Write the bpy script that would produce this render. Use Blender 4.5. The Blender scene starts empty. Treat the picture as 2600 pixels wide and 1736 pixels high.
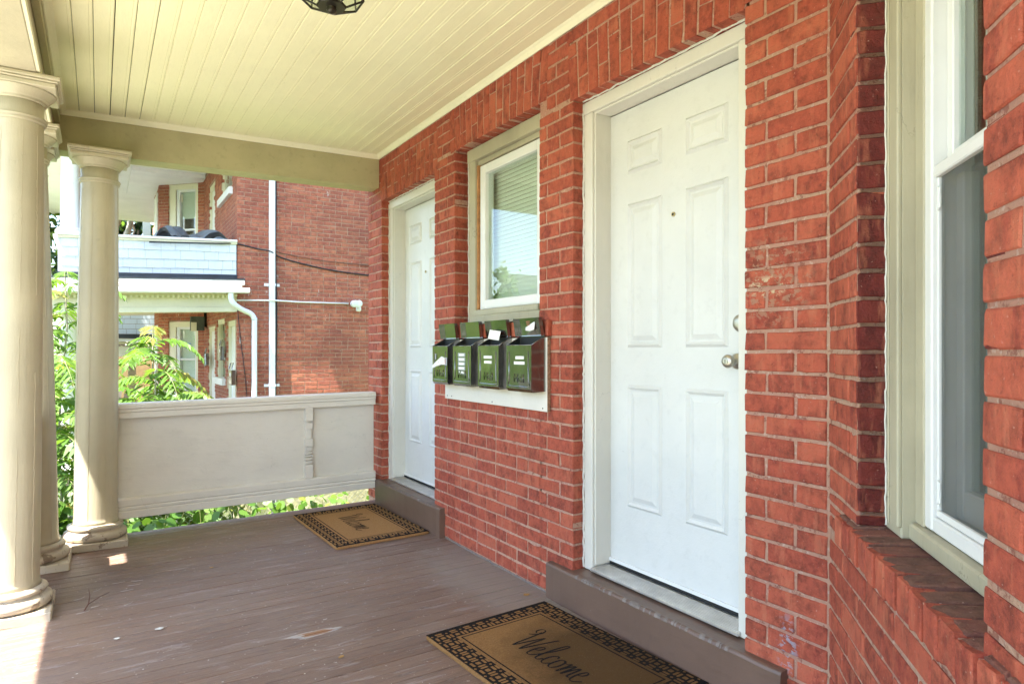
import bpy, math, random
from mathutils import Vector, Matrix
random.seed(7)
SC = bpy.context.scene
COL = SC.collection
R = math.radians

# ------------------------------------------------------------------ camera
S = 0.0132                                   # the old porch leans outward: z drops by S per metre away from the wall
cam_d = bpy.data.cameras.new('camera')
cam_d.sensor_width = 36.0
cam_d.lens = 1706.0 / 2600.0 * 36.0
cam_d.shift_y = 22.0 / 2600.0
cam_d.clip_start = 0.05
cam_d.clip_end = 1200.0
cam = bpy.data.objects.new('camera', cam_d)
COL.objects.link(cam)
CAM = Vector((-1.845, 0.0, 1.168))
YAW = math.atan(1050.0 / 1706.0)
cam.location = CAM
cam.rotation_euler = (R(90), 0, -YAW)
SC.camera = cam

# ------------------------------------------------------------------ sky, sun, exposure
SUN_EL = R(68.0)
SUN_H = Vector((-0.958, -0.287, 0)).normalized()
to_sun = Vector((SUN_H.x * math.cos(SUN_EL), SUN_H.y * math.cos(SUN_EL), math.sin(SUN_EL)))
world = bpy.data.worlds.new('World')
SC.world = world
world.use_nodes = True
wn = world.node_tree.nodes
wn.clear()
sky = wn.new('ShaderNodeTexSky')
sky.sky_type = 'NISHITA'
sky.sun_disc = False
sky.sun_elevation = SUN_EL
sky.sun_rotation = math.atan2(to_sun.x, to_sun.y)
sky.air_density = 1.0
sky.dust_density = 1.2
bg = wn.new('ShaderNodeBackground')
bg.inputs['Strength'].default_value = 0.14
wo = wn.new('ShaderNodeOutputWorld')
world.node_tree.links.new(sky.outputs[0], bg.inputs[0])
world.node_tree.links.new(bg.outputs[0], wo.inputs[0])
sun_d = bpy.data.lights.new('sun', 'SUN')
sun_d.energy = 4.6
sun_d.angle = R(0.53)
sun_d.color = (1.0, 0.95, 0.87)
sun = bpy.data.objects.new('sun', sun_d)
COL.objects.link(sun)
sun.rotation_euler = (-to_sun).to_track_quat('-Z', 'Y').to_euler()
sun.location = (-8, -3, 14)
vs = SC.view_settings
vs.view_transform = 'Standard'
vs.look = 'None'
vs.exposure = 2.7
vs.gamma = 1.0
SC.render.engine = 'CYCLES'
SC.cycles.max_bounces = 10
SC.cycles.diffuse_bounces = 6
SC.cycles.glossy_bounces = 4
SC.cycles.transparent_max_bounces = 16

# ------------------------------------------------------------------ materials
MATS = {}
def mix_rgb(nt, fac, a, b, blend='MIX'):
    n = nt.nodes.new('ShaderNodeMix'); n.data_type = 'RGBA'; n.blend_type = blend
    for sock, val in ((n.inputs[0], fac), (n.inputs[6], a), (n.inputs[7], b)):
        if hasattr(val, 'links') or hasattr(val, 'is_linked'):
            nt.links.new(val, sock)
        elif isinstance(val, (tuple, list)):
            sock.default_value = tuple(val) + ((1.0,) if len(val) == 3 else ())
        else:
            sock.default_value = val
    return n.outputs[2]
def ramp(nt, fac, p0, p1, c0=0.0, c1=1.0):
    n = nt.nodes.new('ShaderNodeMapRange'); n.clamp = True
    nt.links.new(fac, n.inputs[0])
    n.inputs[1].default_value = p0; n.inputs[2].default_value = p1
    n.inputs[3].default_value = c0; n.inputs[4].default_value = c1
    return n.outputs[0]
def noise(nt, vec, scale, detail=4.0, rough=0.55, dist=0.0, out=0):
    n = nt.nodes.new('ShaderNodeTexNoise')
    n.inputs['Scale'].default_value = scale; n.inputs['Detail'].default_value = detail
    n.inputs['Roughness'].default_value = rough; n.inputs['Distortion'].default_value = dist
    if vec is not None: nt.links.new(vec, n.inputs['Vector'])
    return n.outputs[out]
def mapping(nt, vec, scale=(1, 1, 1), loc=(0, 0, 0), rot=(0, 0, 0)):
    n = nt.nodes.new('ShaderNodeMapping')
    n.inputs['Scale'].default_value = scale; n.inputs['Location'].default_value = loc; n.inputs['Rotation'].default_value = rot
    nt.links.new(vec, n.inputs['Vector'])
    return n.outputs[0]
def mathn(nt, op, a, b=0.5):
    n = nt.nodes.new('ShaderNodeMath'); n.operation = op
    for sock, val in ((n.inputs[0], a), (n.inputs[1], b)):
        if hasattr(val, 'is_linked'): nt.links.new(val, sock)
        else: sock.default_value = val
    return n.outputs[0]
def bumpn(nt, height, strength, dist=0.01, prev=None):
    n = nt.nodes.new('ShaderNodeBump')
    n.inputs['Strength'].default_value = strength; n.inputs['Distance'].default_value = dist
    nt.links.new(height, n.inputs['Height'])
    if prev is not None: nt.links.new(prev, n.inputs['Normal'])
    return n.outputs[0]
def new_mat(name):
    m = bpy.data.materials.new(name); m.use_nodes = True
    nt = m.node_tree
    b = nt.nodes['Principled BSDF']
    geo = nt.nodes.new('ShaderNodeNewGeometry')
    MATS[name] = m
    return m, nt, b, geo.outputs['Position']
def plain(name, col, rough=0.6, spec=0.4, metal=0.0, var=0.0, vscale=6.0, bump=0.0, bscale=60.0, coat=0.0, bdist=0.004):
    m, nt, b, pos = new_mat(name)
    c = tuple(col)
    if var > 0:
        f = ramp(nt, noise(nt, pos, vscale, 5.0, 0.6), 0.3, 0.7)
        lo = tuple(max(0.0, x * (1 - var)) for x in c); hi = tuple(min(1.0, x * (1 + var * 0.6)) for x in c)
        nt.links.new(mix_rgb(nt, f, lo, hi), b.inputs['Base Color'])
    else:
        b.inputs['Base Color'].default_value = c + (1.0,)
    b.inputs['Roughness'].default_value = rough
    b.inputs['Specular IOR Level'].default_value = spec
    b.inputs['Metallic'].default_value = metal
    b.inputs['Coat Weight'].default_value = coat
    if bump > 0:
        nt.links.new(bumpn(nt, noise(nt, pos, bscale, 4.0), bump, bdist), b.inputs['Normal'])
    return m
def paint(name, col, under=(0.36, 0.30, 0.22), rough=0.45, chip=0.0, grain=(1, 1, 1), dirt=0.25, crack=0.25, spec=0.4, chipscale=14.0):
    """old brushed house paint: thick uneven coats, hairline cracks, worn-through chips and grime of their own shapes"""
    m, nt, b, pos = new_mat(name)
    n1 = noise(nt, pos, 1.7, 5.0, 0.6)
    n2 = noise(nt, mapping(nt, pos, grain), 23.0, 5.0, 0.65)
    lo = tuple(x * (1 - dirt) for x in col)
    c = mix_rgb(nt, ramp(nt, n1, 0.32, 0.62), lo, col)
    c = mix_rgb(nt, ramp(nt, n2, 0.56, 0.70, 0, dirt * 1.4), c, tuple(x * 0.60 for x in col))
    if chip != 0:
        nc = noise(nt, mapping(nt, pos, grain), chipscale, 6.0, 0.7, 0.4)
        mask = ramp(nt, nc, 0.665 - chip, 0.68 - chip)
        c = mix_rgb(nt, mask, c, under)
    v = nt.nodes.new('ShaderNodeTexVoronoi'); v.feature = 'DISTANCE_TO_EDGE'; v.inputs['Scale'].default_value = 9.0
    wob = mix_rgb(nt, 0.12, pos, noise(nt, pos, 9.0, 4.0, 0.6, 0, 1))
    nt.links.new(mapping(nt, wob, tuple(g * 1.0 for g in grain)), v.inputs['Vector'])
    crk = ramp(nt, v.outputs['Distance'], 0.0, 0.006, 1.0, 0.0)
    crk = mathn(nt, 'MULTIPLY', crk, ramp(nt, noise(nt, pos, 2.3, 3.0), 0.47, 0.56))
    c = mix_rgb(nt, mathn(nt, 'MULTIPLY', crk, crack), c, tuple(x * 0.35 for x in col))
    nt.links.new(c, b.inputs['Base Color'])
    b.inputs['Roughness'].default_value = rough
    b.inputs['Specular IOR Level'].default_value = spec
    h = bumpn(nt, noise(nt, pos, 130.0, 3.0), 0.10, 0.003)
    h = bumpn(nt, n2, 0.35, 0.006, h)
    h = bumpn(nt, crk, -0.6, 0.004, h)
    if chip != 0: h = bumpn(nt, mask, -0.5, 0.002, h)
    nt.links.new(h, b.inputs['Normal'])
    return m
def brick_mat(name, cols, attr=False, rough=0.72, smear=0.5):
    m, nt, b, pos = new_mat(name)
    if attr:
        a = nt.nodes.new('ShaderNodeAttribute'); a.attribute_name = 'brnd'; rnd = a.outputs['Fac']
    else:
        a = nt.nodes.new('ShaderNodeObjectInfo'); rnd = a.outputs['Random']
    cr = nt.nodes.new('ShaderNodeValToRGB')
    e = cr.color_ramp.elements
    e[0].position = 0.0; e[0].color = cols[0] + (1,)
    e[1].position = 1.0; e[1].color = cols[-1] + (1,)
    for i, cc in enumerate(cols[1:-1]):
        x = e.new((i + 1) / (len(cols) - 1)); x.color = cc + (1,)
    nt.links.new(rnd, cr.inputs[0])
    c = cr.outputs[0]
    off = nt.nodes.new('ShaderNodeCombineXYZ')
    for i in range(3): nt.links.new(mathn(nt, 'MULTIPLY', rnd, 37.0 + 11 * i), off.inputs[i])
    add = nt.nodes.new('ShaderNodeVectorMath'); add.operation = 'ADD'
    nt.links.new(pos, add.inputs[0]); nt.links.new(off.outputs[0], add.inputs[1])
    p2 = add.outputs[0]
    n1 = noise(nt, p2, 11.0, 5.0, 0.65)
    c = mix_rgb(nt, ramp(nt, n1, 0.46, 0.60, 0, 0.75), c, tuple(x * 0.66 for x in cols[0]))
    n2 = noise(nt, mapping(nt, p2, (1, 1, 0.22)), 26.0, 4.0, 0.6)
    c = mix_rgb(nt, ramp(nt, n2, 0.55, 0.66, 0, smear), c, (0.52, 0.18, 0.10))
    n3 = noise(nt, mapping(nt, p2, (1, 1, 0.35)), 17.0, 6.0, 0.7)
    c = mix_rgb(nt, ramp(nt, n3, 0.56, 0.64, 0, smear * 1.3), c, (0.20, 0.028, 0.024))
    n4 = noise(nt, p2, 130.0, 2.0, 0.5)
    c = mix_rgb(nt, ramp(nt, n4, 0.70, 0.74, 0, 0.55), c, (0.56, 0.36, 0.29))
    n5 = noise(nt, p2, 60.0, 4.0, 0.7)
    c = mix_rgb(nt, ramp(nt, n5, 0.62, 0.67, 0, 0.75), c, (0.11, 0.028, 0.02))
    n6 = noise(nt, p2, 34.0, 6.0, 0.75)
    c = mix_rgb(nt, ramp(nt, n6, 0.40, 0.60, 0.0, 0.55), c, tuple(min(1, x * 1.55) for x in cols[1]))
    def spot(center, scale, r0, r1, ns, colr, soft=0.012):
        d = nt.nodes.new('ShaderNodeVectorMath'); d.operation = 'DISTANCE'
        nt.links.new(mapping(nt, pos, scale, tuple(-q * w for q, w in zip(center, scale))), d.inputs[0])
        near = ramp(nt, d.outputs['Value'], r0, r1, 1.0, 0.0)
        nz = noise(nt, mapping(nt, pos, (1, 1, 1.6)), ns, 5.0, 0.65)
        return mathn(nt, 'MULTIPLY', near, ramp(nt, nz, 0.53, 0.53 + soft))
    if name == 'brick':
        # old number plate scraped off the pier, and a splash of blue paint low down
        c = mix_rgb(nt, mathn(nt, 'MULTIPLY', spot((0, 1.40, 1.39), (1, 1.0, 0.95), 0.10, 0.16, 26.0, None), 0.75), c, (0.36, 0.205, 0.135))
        c = mix_rgb(nt, mathn(nt, 'MULTIPLY', spot((0, 1.42, 1.375), (1, 1.0, 2.2), 0.05, 0.09, 34.0, None), 0.8), c, (0.60, 0.50, 0.33))
        c = mix_rgb(nt, mathn(nt, 'MULTIPLY', spot((0, 1.345, 0.24), (1, 2.6, 1.0), 0.05, 0.12, 30.0, None), 0.6), c, (0.30, 0.38, 0.46))
    if 'neighbour' in name:
        ns_ = noise(nt, mapping(nt, pos, (1, 1, 0.25)), 16.0, 3.0, 0.6)
        c = mix_rgb(nt, ramp(nt, ns_, 0.715, 0.73, 0, 0.8), c, (0.72, 0.68, 0.62))
        c = mix_rgb(nt, ramp(nt, noise(nt, pos, 0.9, 5.0, 0.6), 0.46, 0.66, 0.0, 0.5), c, (0.19, 0.062, 0.045))
    nt.links.new(c, b.inputs['Base Color'])
    b.inputs['Roughness'].default_value = rough
    b.inputs['Specular IOR Level'].default_value = 0.25
    h = bumpn(nt, noise(nt, p2, 48.0, 6.0, 0.7), 0.9, 0.010)
    h = bumpn(nt, noise(nt, p2, 240.0, 3.0, 0.6), 0.5, 0.003, h)
    h = bumpn(nt, ramp(nt, n5, 0.60, 0.66), -0.6, 0.004, h)
    nt.links.new(h, b.inputs['Normal'])
    return m

BR = [(0.225, 0.052, 0.034), (0.33, 0.072, 0.041), (0.385, 0.090, 0.050), (0.40, 0.098, 0.055), (0.46, 0.130, 0.072), (0.36, 0.078, 0.044), (0.27, 0.055, 0.035)]
brick_mat('brick', BR); brick_mat('brick_far', BR, attr=True)
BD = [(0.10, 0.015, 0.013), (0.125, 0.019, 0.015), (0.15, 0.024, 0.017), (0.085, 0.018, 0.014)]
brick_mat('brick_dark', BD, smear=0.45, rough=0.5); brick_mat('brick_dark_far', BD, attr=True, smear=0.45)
BS = [(0.135, 0.068, 0.050), (0.16, 0.078, 0.056), (0.20, 0.065, 0.050), (0.125, 0.072, 0.055)]
brick_mat('brick_sill', BS, smear=0.12, rough=0.8); brick_mat('brick_sill_far', BS, attr=True)
BN = [(0.25, 0.082, 0.055), (0.35, 0.112, 0.065), (0.42, 0.145, 0.078), (0.50, 0.195, 0.105), (0.31, 0.092, 0.058)]
brick_mat('brick_neighbour', BN, smear=0.35); brick_mat('brick_neighbour_far', BN, attr=True, smear=0.35)

def mortar_mat(name, col, col2):
    m, nt, b, pos = new_mat(name)
    n1 = noise(nt, pos, 4.0, 4.0)
    c = mix_rgb(nt, ramp(nt, n1, 0.35, 0.65), col, col2)
    c = mix_rgb(nt, ramp(nt, noise(nt, pos, 75.0, 3.0), 0.58, 0.66, 0, 0.6), c, (0.62, 0.48, 0.40))
    c = mix_rgb(nt, ramp(nt, noise(nt, pos, 38.0, 5.0, 0.7), 0.56, 0.62, 0, 0.7), c, (0.25, 0.085, 0.06))
    nt.links.new(c, b.inputs['Base Color'])
    b.inputs['Roughness'].default_value = 0.9; b.inputs['Specular IOR Level'].default_value = 0.1
    h = bumpn(nt, noise(nt, pos, 80.0, 6.0, 0.75), 1.0, 0.012)
    nt.links.new(h, b.inputs['Normal'])
mortar_mat('mortar', (0.49, 0.255, 0.19), (0.54, 0.345, 0.245))
mortar_mat('mortar_neighbour', (0.43, 0.285, 0.20), (0.50, 0.35, 0.25))

paint('paint_tan', (0.56, 0.505, 0.36), under=(0.33, 0.26, 0.18), rough=0.38, chip=0.0, crack=0.2, grain=(1, 1, 0.12), dirt=0.2)
paint('paint_tan_shaded', (0.47, 0.425, 0.245), rough=0.5, chip=0.0, crack=0.15)  # same tan paint as the columns, darkened here for the beam's shade
paint('paint_rail', (0.74, 0.69, 0.60), under=(0.30, 0.25, 0.19), rough=0.42, chip=-0.045, grain=(0.35, 1, 1), crack=0.3, dirt=0.12)
paint('paint_base', (0.54, 0.47, 0.36), under=(0.25, 0.19, 0.14), rough=0.5, chip=0.085, crack=0.6, dirt=0.25)
paint('paint_ceiling', (0.86, 0.83, 0.56), under=(0.34, 0.27, 0.17), rough=0.40, chip=-0.05, grain=(1, 0.25, 1), dirt=0.07, crack=0.12)
paint('paint_cove', (0.86, 0.83, 0.60), rough=0.40, chip=0.0, dirt=0.08)
paint('paint_window_wood', (0.45, 0.41, 0.29), under=(0.36, 0.28, 0.17), rough=0.5, chip=0.0, grain=(1, 1, 0.25), crack=0.7)
paint('paint_door', (0.665, 0.665, 0.64), under=(0.40, 0.38, 0.34), rough=0.33, chip=-0.045, dirt=0.10, crack=0.0, chipscale=20.0)
paint('paint_casing', (0.68, 0.66, 0.59), under=(0.50, 0.38, 0.22), rough=0.40, chip=0.0, dirt=0.08, crack=0.35, grain=(1, 1, 0.5))
paint('paint_white_far', (0.80, 0.79, 0.74), under=(0.45, 0.38, 0.28), rough=0.5, chip=-0.03, dirt=0.1, crack=0.2)
paint('paint_cream_far', (0.76, 0.72, 0.54), under=(0.4, 0.3, 0.2), rough=0.5, chip=-0.03, dirt=0.12, crack=0.2)
paint('paint_shingle_shaded', (0.66, 0.71, 0.74), under=(0.4, 0.38, 0.34), rough=0.7, chip=-0.03, dirt=0.14, crack=0.3, grain=(1, 1, 0.3))  # white shingles, with the blue of open-sky shade mixed into their colour
paint('paint_step', (0.155, 0.095, 0.068), under=(0.33, 0.29, 0.26), rough=0.42, chip=-0.05, dirt=0.2, crack=0.1, grain=(1, 0.3, 1), spec=0.45)
plain('vinyl', (0.72, 0.72, 0.70), rough=0.35, var=0.04, bump=0.03)
plain('vinyl_grey', (0.70, 0.71, 0.70), rough=0.4, var=0.1)
plain('black_rubber', (0.012, 0.012, 0.012), rough=0.6)
plain('brass', (0.55, 0.42, 0.20), rough=0.3, metal=1.0, var=0.2, vscale=40)
plain('nickel', (0.52, 0.49, 0.42), rough=0.36, metal=1.0, var=0.08, vscale=30)
plain('dark_metal', (0.035, 0.03, 0.022), rough=0.35, metal=0.6, var=0.3, vscale=30)
plain('aluminium', (0.62, 0.60, 0.55), rough=0.42, metal=0.75, var=0.15, vscale=14)
plain('white_metal', (0.80, 0.82, 0.84), rough=0.35, var=0.06)
plain('raw_wood', (0.42, 0.20, 0.075), rough=0.8, var=0.35, vscale=30, bump=0.2)
plain('grey_wood', (0.36, 0.29, 0.22), rough=0.85, var=0.35, vscale=25, bump=0.3)
plain('plywood_edge', (0.33, 0.20, 0.12), rough=0.85, var=0.5, vscale=70)
plain('paper', (0.80, 0.78, 0.74), rough=0.8, var=0.06, vscale=25)
plain('paper_grey', (0.38, 0.40, 0.41), rough=0.8)
plain('ink_red', (0.55, 0.16, 0.12), rough=0.8)
plain('ink_black', (0.02, 0.02, 0.02), rough=0.8)
plain('ink_blue', (0.03, 0.12, 0.55), rough=0.7)
plain('slat', (0.85, 0.84, 0.77), rough=0.5)
plain('room_dark', (0.16, 0.145, 0.11), rough=0.9)
plain('curtain', (0.46, 0.43, 0.29), rough=0.9, var=0.2, vscale=3)
plain('tar', (0.035, 0.045, 0.055), rough=0.35, var=0.4, vscale=5)
plain('cable_black', (0.02, 0.022, 0.03), rough=0.6)
plain('cable_brown', (0.10, 0.05, 0.04), rough=0.7)
plain('galvanised', (0.36, 0.37, 0.36), rough=0.5, metal=0.5, var=0.25, vscale=20)
plain('red_plastic', (0.62, 0.03, 0.035), rough=0.4)
plain('leaf_dry', (0.45, 0.26, 0.08), rough=0.8, var=0.4, vscale=40)
plain('chip_paint', (0.68, 0.66, 0.60), rough=0.7, var=0.2, vscale=60)
plain('asphalt', (0.055, 0.055, 0.056), rough=0.9, var=0.2, bump=0.2)
plain('pavement', (0.50, 0.47, 0.40), rough=0.9, var=0.18, vscale=3.0, bump=0.2)
plain('foundation', (0.47, 0.41, 0.27), rough=0.9, var=0.3, vscale=2.2, bump=0.5, bscale=18, bdist=0.02)
plain('stone_worn', (0.215, 0.175, 0.15), rough=0.85, var=0.3, vscale=40)
plain('stone', (0.40, 0.36, 0.34), rough=0.9, var=0.2, bump=0.3)
plain('roof_dark', (0.06, 0.065, 0.06), rough=0.9, var=0.4, vscale=4)
plain('siding_beige', (0.55, 0.46, 0.36), rough=0.7, var=0.1)
plain('siding_yellow', (0.36, 0.27, 0.14), rough=0.7, var=0.15)
plain('siding_green', (0.09, 0.105, 0.085), rough=0.85, var=0.4, vscale=6)
plain('bark', (0.16, 0.115, 0.075), rough=0.9, var=0.4, vscale=9, bump=0.6, bscale=26, bdist=0.02)
plain('bark_pale', (0.38, 0.34, 0.27), rough=0.9, var=0.3, vscale=9, bump=0.4, bscale=26, bdist=0.02)
plain('twig', (0.13, 0.06, 0.04), rough=0.8, var=0.3)
plain('twig_grey', (0.45, 0.40, 0.37), rough=0.8)
def leaf_mat(name, c1, c2, c3, trans=0.45):
    m, nt, b, pos = new_mat(name)
    a = nt.nodes.new('ShaderNodeAttribute'); a.attribute_name = 'brnd'
    c = mix_rgb(nt, ramp(nt, a.outputs['Fac'], 0.0, 0.75), c1, c2)
    c = mix_rgb(nt, ramp(nt, a.outputs['Fac'], 0.86, 1.0), c, c3)
    nt.links.new(c, b.inputs['Base Color'])
    b.inputs['Roughness'].default_value = 0.45; b.inputs['Specular IOR Level'].default_value = 0.35
    t = nt.nodes.new('ShaderNodeBsdfTranslucent')
    nt.links.new(mix_rgb(nt, 0.5, c, (0.25, 0.42, 0.03)), t.inputs['Color'])
    mx = nt.nodes.new('ShaderNodeMixShader'); mx.inputs[0].default_value = trans
    nt.links.new(b.outputs[0], mx.inputs[1]); nt.links.new(t.outputs[0], mx.inputs[2])
    nt.links.new(mx.outputs[0], nt.nodes['Material Output'].inputs['Surface'])
leaf_mat('leaf_sapling', (0.07, 0.15, 0.02), (0.11, 0.21, 0.03), (0.26, 0.22, 0.05))
leaf_mat('leaf_shrub', (0.035, 0.09, 0.015), (0.07, 0.15, 0.02), (0.10, 0.18, 0.03))
leaf_mat('leaf_vine', (0.05, 0.12, 0.02), (0.08, 0.17, 0.025), (0.12, 0.20, 0.03))
leaf_mat('leaf_tree', (0.045, 0.10, 0.018), (0.075, 0.15, 0.022), (0.12, 0.18, 0.03))
leaf_mat('leaf_conifer', (0.02, 0.045, 0.018), (0.03, 0.06, 0.022), (0.05, 0.08, 0.03), trans=0.15)

def floor_mat():
    m, nt, b, pos = new_mat('floor_paint')
    oi = nt.nodes.new('ShaderNodeObjectInfo')
    c = mix_rgb(nt, ramp(nt, oi.outputs['Random'], 0, 1), (0.160, 0.096, 0.067), (0.200, 0.125, 0.088))
    n1 = noise(nt, pos, 2.2, 6.0, 0.65)
    c = mix_rgb(nt, ramp(nt, n1, 0.44, 0.62, 0, 0.55), c, (0.225, 0.165, 0.128))
    st = mapping(nt, pos, (0.12, 1, 1))
    n2 = noise(nt, st, 60.0, 5.0, 0.7)
    c = mix_rgb(nt, ramp(nt, n2, 0.52, 0.64, 0, 0.65), c, (0.10, 0.064, 0.052))
    n3 = noise(nt, st, 30.0, 6.0, 0.75)
    c = mix_rgb(nt, ramp(nt, n3, 0.575, 0.61, 0, 0.55), c, (0.33, 0.27, 0.245))
    n4 = noise(nt, pos, 46.0, 3.0, 0.6)
    c = mix_rgb(nt, ramp(nt, n4, 0.685, 0.70, 0, 0.7), c, (0.50, 0.46, 0.42))
    # worn-through grey patch along the wall between the two mats, and one bare splintered spot
    wx = nt.nodes.new('ShaderNodeVectorMath'); wx.operation = 'DISTANCE'
    nt.links.new(mapping(nt, pos, (1.3, 0.55, 0), (0.12, -1.62, 0)), wx.inputs[0])
    wear = mathn(nt, 'ADD', ramp(nt, wx.outputs['Value'], 0.12, 0.62, 0.75, 0.0), mathn(nt, 'MULTIPLY', noise(nt, pos, 9.0, 6.0, 0.7), 0.55))
    c = mix_rgb(nt, ramp(nt, wear, 0.50, 0.85, 0, 0.8), c, (0.255, 0.225, 0.19))
    sp = nt.nodes.new('ShaderNodeVectorMath'); sp.operation = 'DISTANCE'
    nt.links.new(mapping(nt, pos, (1.0, 3.2, 0), (1.075, -2.825 * 3.2, 0)), sp.inputs[0])
    bare = mathn(nt, 'ADD', sp.outputs['Value'], mathn(nt, 'MULTIPLY', noise(nt, st, 22.0, 6.0, 0.75), 0.30))
    c = mix_rgb(nt, ramp(nt, bare, 0.235, 0.25, 1, 0), c, (0.40, 0.36, 0.33))
    c = mix_rgb(nt, ramp(nt, bare, 0.20, 0.21, 1, 0), c, (0.27, 0.135, 0.065))
    nt.links.new(c, b.inputs['Base Color'])
    nt.links.new(ramp(nt, n1, 0.3, 0.7, 0.36, 0.58), b.inputs['Roughness'])
    b.inputs['Specular IOR Level'].default_value = 0.5
    h = bumpn(nt, n2, 0.6, 0.005)
    h = bumpn(nt, n3, 0.3, 0.005, h)
    h = bumpn(nt, noise(nt, pos, 150.0, 3.0), 0.15, 0.002, h)
    h = bumpn(nt, bare, 0.3, 0.01, h)
    nt.links.new(h, b.inputs['Normal'])
floor_mat()
def coir_mat(name, c1, c2, stain=False):
    m, nt, b, pos = new_mat(name)
    c = mix_rgb(nt, ramp(nt, noise(nt, pos, 160.0, 3.0, 0.7), 0.3, 0.7), c1, c2)
    if stain:
        ds = nt.nodes.new('ShaderNodeVectorMath'); ds.operation = 'DISTANCE'
        nt.links.new(mapping(nt, pos, (1.2, 0.9, 0), (0.25 * 1.2, -1.95 * 0.9, 0)), ds.inputs[0])
        soak = mathn(nt, 'ADD', ramp(nt, ds.outputs['Value'], 0.08, 0.55, 0.62, -0.08), mathn(nt, 'MULTIPLY', noise(nt, pos, 9.0, 6.0, 0.7), 0.42))
        c = mix_rgb(nt, ramp(nt, soak, 0.26, 0.62, 0, 0.86), c, (0.075, 0.042, 0.017))
    c = mix_rgb(nt, ramp(nt, noise(nt, pos, 330.0, 2.0), 0.72, 0.76, 0, 0.7), c, (0.6, 0.45, 0.25))
    nt.links.new(c, b.inputs['Base Color'])
    b.inputs['Roughness'].default_value = 0.95; b.inputs['Specular IOR Level'].default_value = 0.1
    nt.links.new(bumpn(nt, noise(nt, pos, 420.0, 3.0, 0.7), 0.9, 0.004), b.inputs['Normal'])
coir_mat('coir', (0.28, 0.14, 0.052), (0.43, 0.245, 0.10))
coir_mat('coir_stained', (0.20, 0.10, 0.036), (0.33, 0.178, 0.068), stain=True)
coir_mat('coir_black', (0.010, 0.009, 0.009), (0.022, 0.018, 0.016))
def grass_mat():
    m, nt, b, pos = new_mat('lawn')
    c = mix_rgb(nt, ramp(nt, noise(nt, pos, 0.6, 6.0, 0.6), 0.35, 0.65), (0.075, 0.125, 0.022), (0.12, 0.17, 0.035))
    c = mix_rgb(nt, ramp(nt, noise(nt, pos, 9.0, 5.0, 0.7), 0.60, 0.7, 0, 0.6), c, (0.20, 0.155, 0.075))
    nt.links.new(c, b.inputs['Base Color'])
    b.inputs['Roughness'].default_value = 0.9; b.inputs['Specular IOR Level'].default_value = 0.1
    nt.links.new(bumpn(nt, noise(nt, pos, 30.0, 4.0), 0.8, 0.05), b.inputs['Normal'])
grass_mat()
def gloss_mat():
    """thin glossy black enamel on sheet steel, slightly wavy"""
    m, nt, b, pos = new_mat('enamel_black')
    b.inputs['Base Color'].default_value = (0.011, 0.008, 0.007, 1)
    b.inputs['Roughness'].default_value = 0.18
    b.inputs['Specular IOR Level'].default_value = 0.7
    b.inputs['IOR'].default_value = 1.9
    b.inputs['Coat Weight'].default_value = 1.0
    b.inputs['Coat Roughness'].default_value = 0.13
    b.inputs['Coat IOR'].default_value = 2.1
    h = bumpn(nt, noise(nt, pos, 7.0, 2.0, 0.4), 0.25, 0.03)
    nt.links.new(h, b.inputs['Normal']); nt.links.new(h, b.inputs['Coat Normal'])
gloss_mat()
def glass_mat(name, tint, refl=1.0, ior=1.9):
    m, nt, b, pos = new_mat(name)
    nt.nodes.remove(b)
    lw = nt.nodes.new('ShaderNodeLayerWeight'); lw.inputs['Blend'].default_value = 0.5
    f0 = ((ior - 1) / (ior + 1)) ** 2
    fac = mathn(nt, 'ADD', mathn(nt, 'MULTIPLY', mathn(nt, 'POWER', lw.outputs['Facing'], 5.0), 1 - f0), f0)
    gl = nt.nodes.new('ShaderNodeBsdfGlossy'); gl.inputs['Roughness'].default_value = 0.0
    tr = nt.nodes.new('ShaderNodeBsdfTransparent'); tr.inputs['Color'].default_value = tint + (1,)
    mx = nt.nodes.new('ShaderNodeMixShader')
    nt.links.new(mathn(nt, 'MULTIPLY', fac, refl), mx.inputs[0])
    nt.links.new(tr.outputs[0], mx.inputs[1]); nt.links.new(gl.outputs[0], mx.inputs[2])
    nt.links.new(mx.outputs[0], nt.nodes['Material Output'].inputs['Surface'])
glass_mat('glass', (0.88, 0.93, 0.90), 1.0, 1.75)
glass_mat('glass_lamp', (0.86, 0.9, 0.86), 1.0, 1.5)
def screen_mat():
    m, nt, b, pos = new_mat('insect_screen')
    b.inputs['Base Color'].default_value = (0.085, 0.09, 0.078, 1); b.inputs['Roughness'].default_value = 0.6
    tr = nt.nodes.new('ShaderNodeBsdfTransparent')
    mx = nt.nodes.new('ShaderNodeMixShader'); mx.inputs[0].default_value = 0.36
    nt.links.new(tr.outputs[0], mx.inputs[1]); nt.links.new(b.outputs[0], mx.inputs[2])
    nt.links.new(mx.outputs[0], nt.nodes['Material Output'].inputs['Surface'])
screen_mat()
def tarp_mat():
    m, nt, b, pos = new_mat('tarp')
    c = mix_rgb(nt, ramp(nt, noise(nt, pos, 2.4, 4.0, 0.6), 0.35, 0.65), (0.09, 0.125, 0.15), (0.17, 0.21, 0.225))
    c = mix_rgb(nt, ramp(nt, noise(nt, pos, 1.2, 5.0, 0.6), 0.55, 0.7), c, (0.11, 0.095, 0.08))
    nt.links.new(c, b.inputs['Base Color']); b.inputs['Roughness'].default_value = 0.55
tarp_mat()

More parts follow.
